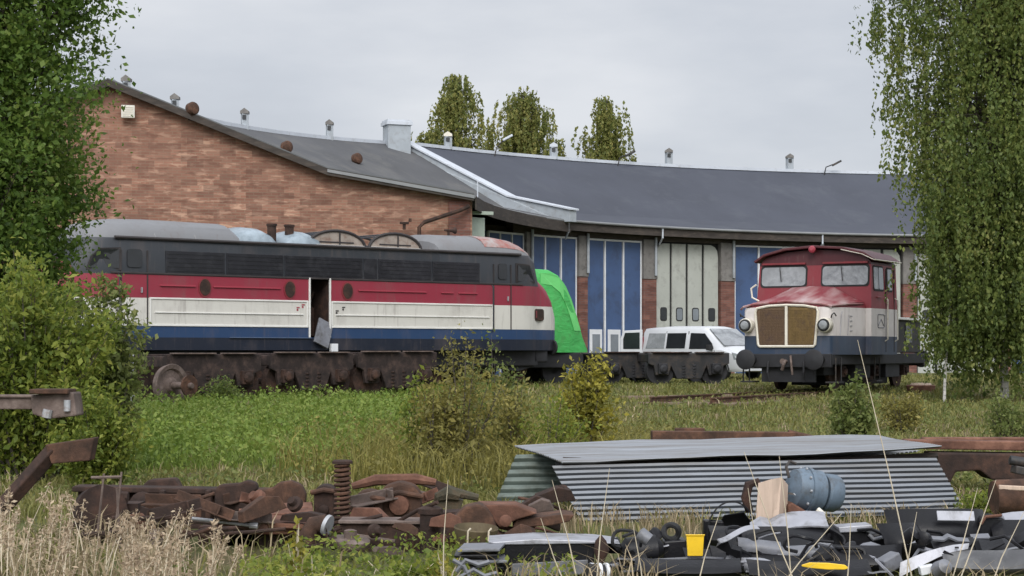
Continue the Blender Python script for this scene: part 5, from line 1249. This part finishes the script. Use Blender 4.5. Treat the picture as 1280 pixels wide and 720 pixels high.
# blue motor
r_, q = item('electric_motor', 'grey blue ribbed electric motor lying on top of the bumper heap', 'motor', 1015, 650, 13.9)
ax = Vector((.93, .3, -.13)).normalized(); c0 = q(987, 610, 0)
m = MB(); m.lathe([(0, .0), (.01, .10), (.03, .145), (.10, .16), (.12, .162), (.122, .172), (.15, .172), (.152, .16), (.24, .156), (.26, .13), (.27, .06)], c0, ax, 32); m.build('housing', M['blue_grey'], r_, True)
m = MB(); m.lathe([(.27, .06), (.275, .13), (.29, .142), (.37, .142), (.40, .125), (.42, .08), (.425, .0)], c0, ax, 32); m.build('end_drum', M['blue_grey'], r_, True)
m = MB(); m.tube([c0+Vector((-.01, -.05, .08)), c0+Vector((-.03, -.03, .16)), c0+Vector((0, 0, .2)), c0+Vector((.05, 0, .18))], .012, 6); m.build('lifting_eye', M['black_steel'], r_, True)
m = MB(); m.box(c0+ax*.14+Vector((0, 0, -.18)), (.16, .2, .06), (0, .1, .3)); m.build('foot', M['blue_grey'], r_, bevel=.01)
m = MB()
for k in range(10):
    t = 2*math.pi*k/10; u_ = ax.cross(Vector((0, 0, 1))).normalized(); w_ = ax.cross(u_); d_ = (u_*math.cos(t)+w_*math.sin(t))
    m.lathe([(0, .011), (.012, .011), (.014, .006)], c0+ax*.112+d_*.166-ax*.01, -ax, 8)
m.build('bolts', M['steel_pale'], r_)
m = MB(); m.prism([c0+Vector((-.012, -.03, -.03)), c0+Vector((.02, -.12, -.03)), c0+Vector((.03, -.12, -.045)), c0+Vector((-.005, -.03, -.045))], ax*-.012); m.build('name_plate', M['steel_pale'], r_)
# panels and bumpers under the motor
def sheetstrip(name, label, px, py, Y, path, wid, mat, th=.012, cat='panel', tilt=.4, group=None):
    q = PX(px, py, Y); m = MB(); m.sheet([[q(x, y)+Vector((0, wid*t, tilt*wid*t)) for t in (0, .35, .7, 1)] for x, y in path], th); return one(m, name, label, cat, q, mat, group, smooth=True)
sheetstrip('crumpled_sheet', 'pale crumpled sheet lying across the heap below the board', 965, 668, 13.4, [(942, 672), (955, 664), (968, 667), (980, 661), (995, 658), (1015, 657), (1036, 658)], .22, SP)
bumper('car_bumper', 'black bumper lying under the pale crumpled sheet', 975, 676, 13.3, .95, .17, .12, 4, BP)
bumper('car_bumper', 'black bumper with a silver strip directly below the pale board', 965, 692, 13.0, .72, .16, .1, -6, BP, 12, strip=SP)
bumper('car_bumper', 'dark bumper lying at the bottom below the silver rolls', 985, 708, 12.8, 1.0, .16, .14, 3, BP, 8)
for k, (a, b, lab) in enumerate((((923, 680), (977, 686), 'left of the two silver half rolls on the bumpers'), ((972, 692), (1030, 689), 'right of the two silver half rolls on the bumpers'))):
    q = PX((a[0]+b[0])/2, a[1], 12.85); m = MB(); A_ = q(*a); B_ = q(*b)
    m.sheet([[A_.lerp(B_, t)+Vector((0, .07-.07*math.cos(u), .062*math.sin(u)-.02)) for u in np.linspace(R(-25), R(150), 9)] for t in (0, .25, .5, .75, 1)], .008); one(m, 'half_roll', lab, 'trim', q, GP, 'silver half rolls', smooth=True)
r_, q = item('headlamp_shell', 'black lamp shell with a hooked end right of the motor', 'lamp shell', 1078, 690, 13.3)
m = MB(); slab(q, [(1040, 690), (1042, 664), (1060, 660), (1078, 662), (1090, 668), (1104, 664), (1110, 676), (1106, 690), (1086, 698), (1060, 700)], 0, .26, m); m.build('shell', BP, r_, bevel=.02)
m = MB(); m.tube([q(1086, 668, -.02), q(1092, 674, -.03), q(1102, 672, -.03), q(1108, 664, -.02)], .015, 8); m.build('hook', GP, r_, True)
m = MB(); slab(q, [(1048, 659), (1090, 656), (1092, 664), (1050, 666)], -.03, .2, m); m.build('lid', SP, r_, bevel=.006)
sheetstrip('torn_trim', 'torn grey trim on the front of the black lamp shell', 1085, 690, 13.0, [(1072, 694), (1082, 688), (1092, 686), (1104, 690)], .1, GP, .01, 'trim')
bumper('car_bumper', 'small black bumper between lamp shell and the bent silver strip', 1070, 705, 12.7, .6, .2, .1, -12, BP, 5)
r_, q = item('yellow_wedge', 'orange yellow plastic wedge lying flat at the bottom of the heap', 'wedge', 1030, 712, 11.95)
m = MB(); m.loft([[q(x, y0, -.02), q(x, y1, -.02), q(x, y1, d), q(x, y0, d)] for x, y0, y1, d in ((1002, 706, 708, .03), (1012, 703, 710, .1), (1035, 703.5, 712, .14), (1056, 706, 712, .12), (1060, 709, 711, .06))]); m.build('wedge', M['yellow_plastic'], r_, bevel=.004)
for k, (x0, x1, y) in enumerate(((932, 1064, 713), (928, 1050, 719), (1062, 1110, 714))):
    q = PX((x0+x1)/2, y, 12.35-.1*k); m = MB(); m.sheet([[q(x0+(x1-x0)*i/5, y+1.2*math.sin(2*i+k), d) for d in (0, .2, .4)] for i in range(6)], .012); one(m, 'door_panel', ('pale panel edge under the yellow wedge', 'lower pale panel edge at the bottom below the yellow wedge', 'short pale panel edge beside the yellow wedge')[k], 'panel', q, (SP, GP, GP)[k])
q = PX(1112, 705, 12.6); m = MB(); m.box(q(1112, 703, .05), (.14, .12, .1), (0, R(-25), R(20))); one(m, 'grey_box', 'small grey box tilted left of the bent silver strip', 'box', q, GP, bevel=.012)
sheetstrip('trim_rod', 'thin pale trim bar slanting below the lamp shell', 1105, 706, 12.4, [(1096, 700), (1108, 712), (1118, 722)], .03, SP, .012, 'trim')
# right group
r_, q = item('bent_metal_strip', 'long silver bent metal strip sloping across the black bumpers at right', 'metal strip', 1165, 705, 12.5)
m = MB(); m.sheet([[q(x, y), q(x+1.5, y2, .03)] for x, y, y2 in ((1124, 722, 703), (1140, 713, 696), (1158, 704, 689), (1172, 697, 685), (1190, 690, 681), (1210, 686, 679))], .012); m.build('panel', SP, r_, True)
m = MB(); m.box(q(1196, 684.5, -.01), (.025, .012, .012)); m.build('clip', M['rubber'], r_)
r_ = bumper('car_bumper', 'large black bumper standing with a pale sticker strip on top at right', 1180, 668, 13.3, .72, .36, .16, 3, BP, -6, C=.1)
q = PX(1180, 668, 13.3); m = MB(); m.box((.08, -.03, .13), (.27, .012, .075), (R(-20), R(1), 0)); m.build('pale_strip', SP, r_, bevel=.004)
r_, q = item('black_case', 'black rounded case right of the large bumper', 'case', 1242, 690, 13.35)
m = MB(); m.prism([q(x, y) for x, y in rrect(1224, 646, 1258, 690, 9)], (0, .3, 0)); m.build('case', BP, r_, bevel=.02)
m = MB(); m.tube([q(1226, 655, -.02), q(1232, 646, -.02), q(1252, 644, -.02)], .012, 6); m.build('edge', M['rust_red'], r_)
sheetstrip('trim_bar', 'slim pale bar across the large black bumper', 1190, 676, 12.95, [(1166, 674), (1180, 675), (1186, 671), (1198, 676), (1212, 677)], .05, GP, .014, 'trim')
sheetstrip('trim_bar', 'flat grey bar at the foot of the rounded black case', 1240, 676, 13.0, [(1215, 673), (1238, 672), (1240, 679)], .06, GP, .02, 'trim')
bumper('car_bumper', 'black bumper below the rounded case at right', 1225, 690, 12.9, .6, .17, .1, 5, BP)
bumper('car_bumper', 'scuffed grey black bumper along the bottom right corner', 1245, 710, 12.4, .66, .16, .08, 2, paint('scuffed_black', (.06, .06, .064), .5, 0, .3, 5, (.14, .14, .14), .4), 10)
sheetstrip('folded_panel', 'pale folded panel at the right edge above the black bumpers', 1275, 660, 13.5, [(1252, 664), (1258, 652), (1270, 650), (1300, 648)], .12, SP)
bumper('car_bumper', 'black bumper at the right edge under the pale folded panel', 1290, 676, 13.2, .5, .28, .1, 0, BP, -4)
bumper('car_bumper', 'rounded black bumper end left of the large bumper', 1138, 682, 13.0, .3, .3, .1, 14, BP, -4)
r_, q = item('broken_lamp', 'broken pale lamp part in the bottom right scrap', 'lamp', 1165, 714, 12.2)
m = MB(); m.lathe([(0, .03), (.02, .06), (.1, .05), (.12, .0)], q(1172, 714), (.3, -.8, .4), 14); m.build('bowl', GP, r_, True)
m = MB(); slab(q, [(1150, 709), (1168, 706), (1170, 716), (1152, 720)], 0, .08, m); m.build('housing', M['white_trim'], r_, bevel=.006)
q = PX(1190, 705, 12.45); m = MB(); m.loft([[q(x, y-h, d), q(x, y+h, d), q(x, y+h, d+.1), q(x, y-h, d+.1)] for x, y, h, d in ((1176, 708, 3, 0), (1186, 704, 5, .02), (1200, 700, 6, .02), (1212, 702, 3, 0))]); one(m, 'torn_bracket', 'torn dark bracket under the end of the bent silver strip', 'bracket', q, M['rust_grey'], bevel=.008)
for k, (px, py, Y, L, H, rz, rx) in enumerate(((905, 706, 12.9, .5, .16, 8, 6), (860, 716, 12.3, .7, .12, -4, 4), (1015, 720, 12.1, .8, .12, 2, 8))):
    bumper('car_bumper', ('short black bumper right of the grey trim strips', 'black bumper at the bottom edge below the yellow tub', 'black bumper at the bottom edge below the yellow wedge')[k], px, py, Y, L, H, .07, rz, BP, rx)
# small loose fragments filling the rusty heap
rgF = random.Random(5)
for i in range(86):
    px = rgF.uniform(130, 705); Y = rgF.uniform(14.3, 16.9); b = gnd(px, Y, rgF.uniform(.0, .3)); m = MB(); k = i % 4
    if k == 0:
        L = rgF.uniform(.12, .3); m.tube([(-L, 0, 0), (0, .03, rgF.uniform(0, .06)), (L, 0, rgF.uniform(-.02, .08))], rgF.uniform(.012, .024), 8)
    elif k == 1:
        w, h = rgF.uniform(.1, .22), rgF.uniform(.06, .16); m.prism([(-w, 0, 0), (w, 0, -.01), (w*.8, 0, h*.7), (w*.2, 0, h), (-w*.9, 0, h*.6)], (0, rgF.uniform(.05, .14), 0))
    elif k == 2:
        r = rgF.uniform(.045, .085); m.lathe([(0, r*.4), (0, r), (.04, r), (.05, r*.6), (.09, r*.5), (.09, r*.3)], (0, 0, .06), (rgF.uniform(-1, 1), -1, rgF.uniform(-.2, 1)), 16)
    else:
        w = rgF.uniform(.12, .26); m.box((0, 0, .05), (w*2, .09, .016)); m.box((0, .04, .09), (w*2, .016, .09)); m.box((w*.5, -.01, .09), (.016, .08, .08))
    o = m.build('scrap_fragment', M[('rust_dark', 'rust', 'rust_dark', 'rust', 'rust_dark', 'rust_red', 'rust_grey')[i % 7]], None, k in (0, 2), bevel=.006 if k in (1, 3) else 0, loc=b, rot=(rgF.uniform(-.3, .3), rgF.uniform(-.4, .4), rgF.uniform(-.9, .9)))
    tag(o, 'small rusty scrap fragment lying between the larger rusty castings', 'scrap', 'small fragments in the rusty heap')

for i in range(70):
    px = rgF.uniform(760, 1275); Y = rgF.uniform(12.5, 13.6)
    if 835 < px < 905 or 940 < px < 1000: px += 72
    b = at(px, rgF.uniform(668, 716), Y); m = MB(); k = i % 6
    if k == 0: m.tube([(-.12, 0, 0), (-.03, .02, .05), (.06, 0, .03), (.13, .04, -.02)], .012, 6)
    elif k == 4: m.tube([(.11*math.cos(a)*(1+.3*math.sin(a+i)), .02*math.sin(3*a), .07*math.sin(a)) for a in np.linspace(0, 4.6, 14)], .013, 6)
    elif k == 5: m.sheet([[(x, .05*math.cos(5*x)+y, y*.5+.02*math.sin(12*x)) for y in (0, .02, .035)] for x in np.linspace(-.2, .2, 9)], .008)  # thin bent strips, mostly pale, added as highlights among the black plastic
    elif k == 1: m.sheet([[(x, y, .03*math.sin(9*x+i)) for y in (0, .06, .12)] for x in np.linspace(-.12, .12, 7)], .008)
    elif k == 2: m.prism([(-.09, 0, 0), (.1, 0, .01), (.06, 0, .07), (0, 0, .05), (-.06, 0, .1)], (0, .06, 0))
    else: m.lathe([(0, .02), (0, .045), (.08, .05), (.09, .03)], (0, 0, 0), (rgF.uniform(-1, 1), -.6, .3), 14)
    o = m.build('plastic_fragment', SP if k == 5 and i % 4 else (BP, BP, BP, GP, BP, M['rubber'], BP)[i % 7], None, True, loc=b, rot=(rgF.uniform(-.5, .5), rgF.uniform(-.6, .6), rgF.uniform(-1, 1)), angle=50)
    tag(o, 'small broken plastic or rubber fragment, or added pale highlight strip, lying among the black bumpers', 'scrap', 'small fragments in the bumper heap')
# ================================================================== trees, bushes, dry grass
def gp(px, Y, dz=-.03): return gnd(px, Y, dz)
tree('leafy_tree', 'tall dense dark green tree at the left edge', 'tree', gp(-20, 31), 10.5,
     lambda u: (1.72+.24*math.exp(-((u-.38)/.16)**2))*(math.sin(math.pi*min(1, .16+u*.84))**.4)*(1-.12*u), .9, 1050, 125, .23, .092, M['leaf_deep'], M['bark'], .16)
shrub('lime_bush', 'lime green leafy bush before the tall tree at the left edge', gp(40, 23), 3.05, 1.2, 80, 26000, .08, M['leaf_lime'], bushy=.15)
shrub('green_bush', 'mid green bush hiding the left end of the striped diesel', gp(126, 24), 2.75, .64, 40, 13000, .075, M['leaf_sap'], bushy=.13)
shrub('low_bush', 'low yellowish bush beside the rusty wheel', gp(122, 21.5), 1.3, .55, 26, 7000, .06, M['leaf_lime'], bushy=.12)
tree('birch_tree', 'large hanging birch covering the right edge', 'tree', gp(1256, 46), 15.5,
     lambda u: (2.45 if u < .5 else 2.35+min(.55, (u-.5)*4))*(.62+.38*math.sin(math.pi*min(1, u*1.25)))*(1 if u < .8 else (1-u)/.2*.8+.2), 1.9, 1700, 115, .32, .095, M['leaf_birch'], M['bark_birch'], .11, hang=True, strand=1.5, shell=.42)
tree('birch_tree', 'slim young birch beside the rear of the shunter', 'tree', gp(1184, 45), 4.8,
     lambda u: .75*math.sin(math.pi*min(1, .2+u*.8)), 1.5, 110, 90, .2, .085, M['leaf_birch'], M['bark_birch'], .04, hang=True, strand=.8)
for px, Y, h, r, n, lab in ((572, 126, 19.7, 2.9, 150, 'leftmost tall birch behind the roundhouse roof'), (656, 128, 19.2, 2.9, 170, 'broad birch behind the roof, second from the chimney'), (760, 126, 18.4, 1.75, 90, 'slender yellowing birch alone behind the roof ridge')):
    tree('background_birch', lab, 'tree', gp(px, Y), h, lambda u, r=r: r*1.42*(1.02*max(0, 1-u)**.6+.06), 7.5, int(n*2.3), 95, .42, .2, M['leaf_far'], M['bark'], .2, group='birches behind the roundhouse', hang=True, strand=1.5, shell=.75)
tree('background_birch', 'low bushy birch left of the tall ones beside the chimney', 'tree', gp(534, 124), 15.7, lambda u: 1.8*math.sin(math.pi*min(1, .25+.75*u)), 8, 90, 110, .4, .18, M['leaf_far'], M['bark'], .16, group='birches behind the roundhouse', hang=True, strand=1.2)
tree('background_birch', 'small yellow birch top just right of the broad birch', 'tree', gp(694, 124), 15.2, lambda u: 1.2*math.sin(math.pi*min(1, .25+.75*u)), 8, 60, 90, .38, .18, M['leaf_far'], M['bark'], .14, group='birches behind the roundhouse', hang=True, strand=1.2)
tree('background_birch', 'tiny birch top left of the slender yellowing birch', 'tree', gp(738, 124), 14.4, lambda u: .9*math.sin(math.pi*min(1, .25+.75*u)), 8, 45, 80, .35, .18, M['leaf_far'], M['bark'], .12, group='birches behind the roundhouse', hang=True, strand=1.0)
# willow bushes in the middle
shrub('olive_bush', 'tall olive willow sapling before the nose of the striped diesel', gp(578, 22.8), 2.05, .5, 16, 3600, .055, M['leaf_olive'], bushy=.17, low=.2)
shrub('olive_bush', 'brownish willow sapling at the left of the willow row', gp(540, 22.4), 1.7, .36, 10, 2000, .055, M['leaf_olive'], bushy=.16, low=.2)
shrub('olive_bush', 'greener willow bush behind the tall olive sapling', gp(618, 25.5), 2.0, .5, 14, 3600, .06, M['leaf_sap'], bushy=.17, low=.15)
shrub('olive_bush', 'thin willow sapling between the tall olive one and the yellow bush', gp(648, 23.8), 1.65, .4, 10, 1900, .055, M['leaf_olive'], bushy=.17, low=.2)
shrub('olive_bush', 'low olive bush just left of the yellow bush', gp(688, 23.6), 1.15, .5, 18, 3000, .05, M['leaf_lime'], bushy=.16)
shrub('yellow_bush', 'yellow leaved bush under the green vehicle nose', gp(732, 25.4), 1.72, .45, 22, 3400, .075, M['leaf_yellow'], bushy=.14)
shrub('yellow_bush', 'small yellowish sprig at the left side of the willow bush', gp(522, 23.4), 1.75, .22, 10, 1200, .055, M['leaf_lime'], bushy=.1)
shrub('green_sapling', 'small green sapling before the shunter', gp(1062, 27), 1.5, .36, 20, 3200, .075, M['leaf_sap'], bushy=.12)
shrub('low_bush', 'low straggling olive bush right of the shunter sapling', gp(1128, 33), .85, .5, 16, 2000, .06, M['leaf_olive'], bushy=.15)
shrub('low_bush', 'low green bush under the right birch', gp(1262, 30), .95, .6, 20, 2600, .06, M['leaf_sap'], bushy=.15)
shrub('low_bush', 'leafy weed bush right end of the sheet stack', gp(1226, 17.2), .42, .22, 14, 900, .05, M['leaf_lime'], bushy=.08, cat='weed')
shrub('low_bush', 'small dark weed bush by the axle of the loose wheel', gp(284, 43), .8, .5, 16, 1500, .07, M['leaf_birch'], bushy=.14)
# foreground leafy plants
for px, Y, h, r, n, s, m_, lab in ((371, 12.6, .56, .09, 130, .055, 'leaf_yellow', 'tall yellow leaved plant before the rusty heap'), (392, 12.2, .3, .2, 260, .045, 'leaf_lime', 'low green plant at the foot of the tall yellow plant'),
        (500, 12.3, .33, .26, 420, .05, 'leaf_lime', 'spreading yellow green plant before the box channel'), (556, 12.5, .31, .2, 260, .05, 'leaf_yellow', 'small yellow plant before the round stub post'), (452, 12.0, .26, .2, 260, .04, 'leaf_sap', 'low green plant left of the spreading one'), (236, 12.2, .3, .25, 300, .04, 'leaf_sap', 'low green plant among the dry grass')):
    shrub('leafy_plant', lab, gp(px, Y), h, r, 10, n, s, M[m_], 'stalk', bushy=.04, cat='plant')

def plumes(name, n, xr, yr, h, label, mat_s, seed):
    rg = np.random.default_rng(seed)
    m = MB(); P = []
    for i in range(n):
        Y = yr[0]+(yr[1]-yr[0])*rg.random(); px = xr[0]+(xr[1]-xr[0])*rg.random()**1.15; b = gnd(px, Y, -.03)
        H = h*(.6+.5*rg.random())*(1-.35*max(0, (px-90)/260)); ln = Vector((rg.normal()*.18+.12, rg.normal()*.12, 0))*H
        tip = b+Vector((0, 0, H))+ln; mid = b.lerp(tip, .55)-ln*.12
        m.tube([b, mid, tip], [.004, .003, .0015], 3, False)
        L = .13+.14*rg.random(); k = 46+int(34*rg.random()); d = (tip-mid).normalized()
        t = rg.random(k); w = (.021*(1-t)**.5*(.4+t)**.3+.004)
        P.append(np.array(tip)-np.outer(t[::-1]*0+L*(1-t), np.array(d))*1.0+rg.normal(size=(k, 3))*w[:, None])
    st = m.build(name, M['stalk']); tag(st, kind='stuff')
    hd = leaves('seed_heads', np.concatenate(P), mat_s, .03, st, .1, .35, .4)
    tag(st, label, 'grass'); return st
plumes('plume_grass', 95, (-40, 280), (10.4, 13.4), .66, 'tall dry plumed grass filling the lower left corner', M['grass_plume'], 5)
tag(blades('dry_grass', M['grass_dry'], 11000, 9.6, 15.0, .36, .007, lambda X, Y, px: (px < 230+RNG.normal(size=len(X))*70), .8, clump=.08), 'straw coloured long grass in the lower left', 'grass')
tag(blades('heap_grass', M['grass_dry'], 1100, 10.4, 12.6, .3, .004, lambda X, Y, px: (px > 540) & (px < 1300), .7, clump=.08), 'thin straw grass growing through the bumper heap', 'grass')
tag(blades('stack_grass', M['grass_dry'], 3000, 16.0, 17.6, .22, .005, lambda X, Y, px: (px > 700) & (px < 1260), .6, clump=.08), 'dry grass along the foot of the leaning sheet', 'grass')
for k, (a, b, lab) in enumerate((((1072, 425), (1122, 640), 'long pale stalk crossing the shunter and the sheet stack'), ((930, 565), (960, 640), None), ((974, 570), (982, 650), None), ((762, 585), (750, 700), None), ((690, 600), (712, 690), None), ((676, 648), (700, 712), None), ((1064, 630), (1060, 715), None), ((1052, 642), (992, 718), None), ((1245, 600), (1205, 715), None), ((1280, 640), (1250, 715), None), ((1222, 610), (1195, 712), None), ((560, 600), (556, 690), None), ((790, 650), (800, 715), None), ((1146, 640), (1138, 715), None), ((935, 610), (948, 715), None), ((900, 640), (880, 712), None))):
    Y = 11.6+.13*(k % 6); A_ = at(a[0], a[1], Y); B_ = at(b[0], b[1], Y); d = (B_-A_); z0 = float(gz(0, Y))-.03
    E_ = A_+d*((A_.z-z0)/max(.05, A_.z-B_.z)); E_.y += .05
    m = MB(); pts = [E_-E_, (A_-E_)*.5+Vector((.012*(-1)**k, .02, 0)), A_-E_]; m.tube(pts, [.0055, .004, .0018], 5)
    o = m.build('dry_stalk', M['stalk'], None, loc=E_); tag(o, lab or 'thin pale dry stalk rising in front of the scrap heap', 'stalk', 'dry stalks before the scrap' if not lab else None)

tag(cover('front_weeds', 26000, 11.6, 14.3, .26, .042, M['leaf_lime'], lambda X, Y, px: (px > 300) & (px < 720) & (RNG.random(len(X)) < .3+.5*np.sin(X*3.1)**2)), 'low yellow green leafy weeds along the front of the rusty heap', 'weeds')
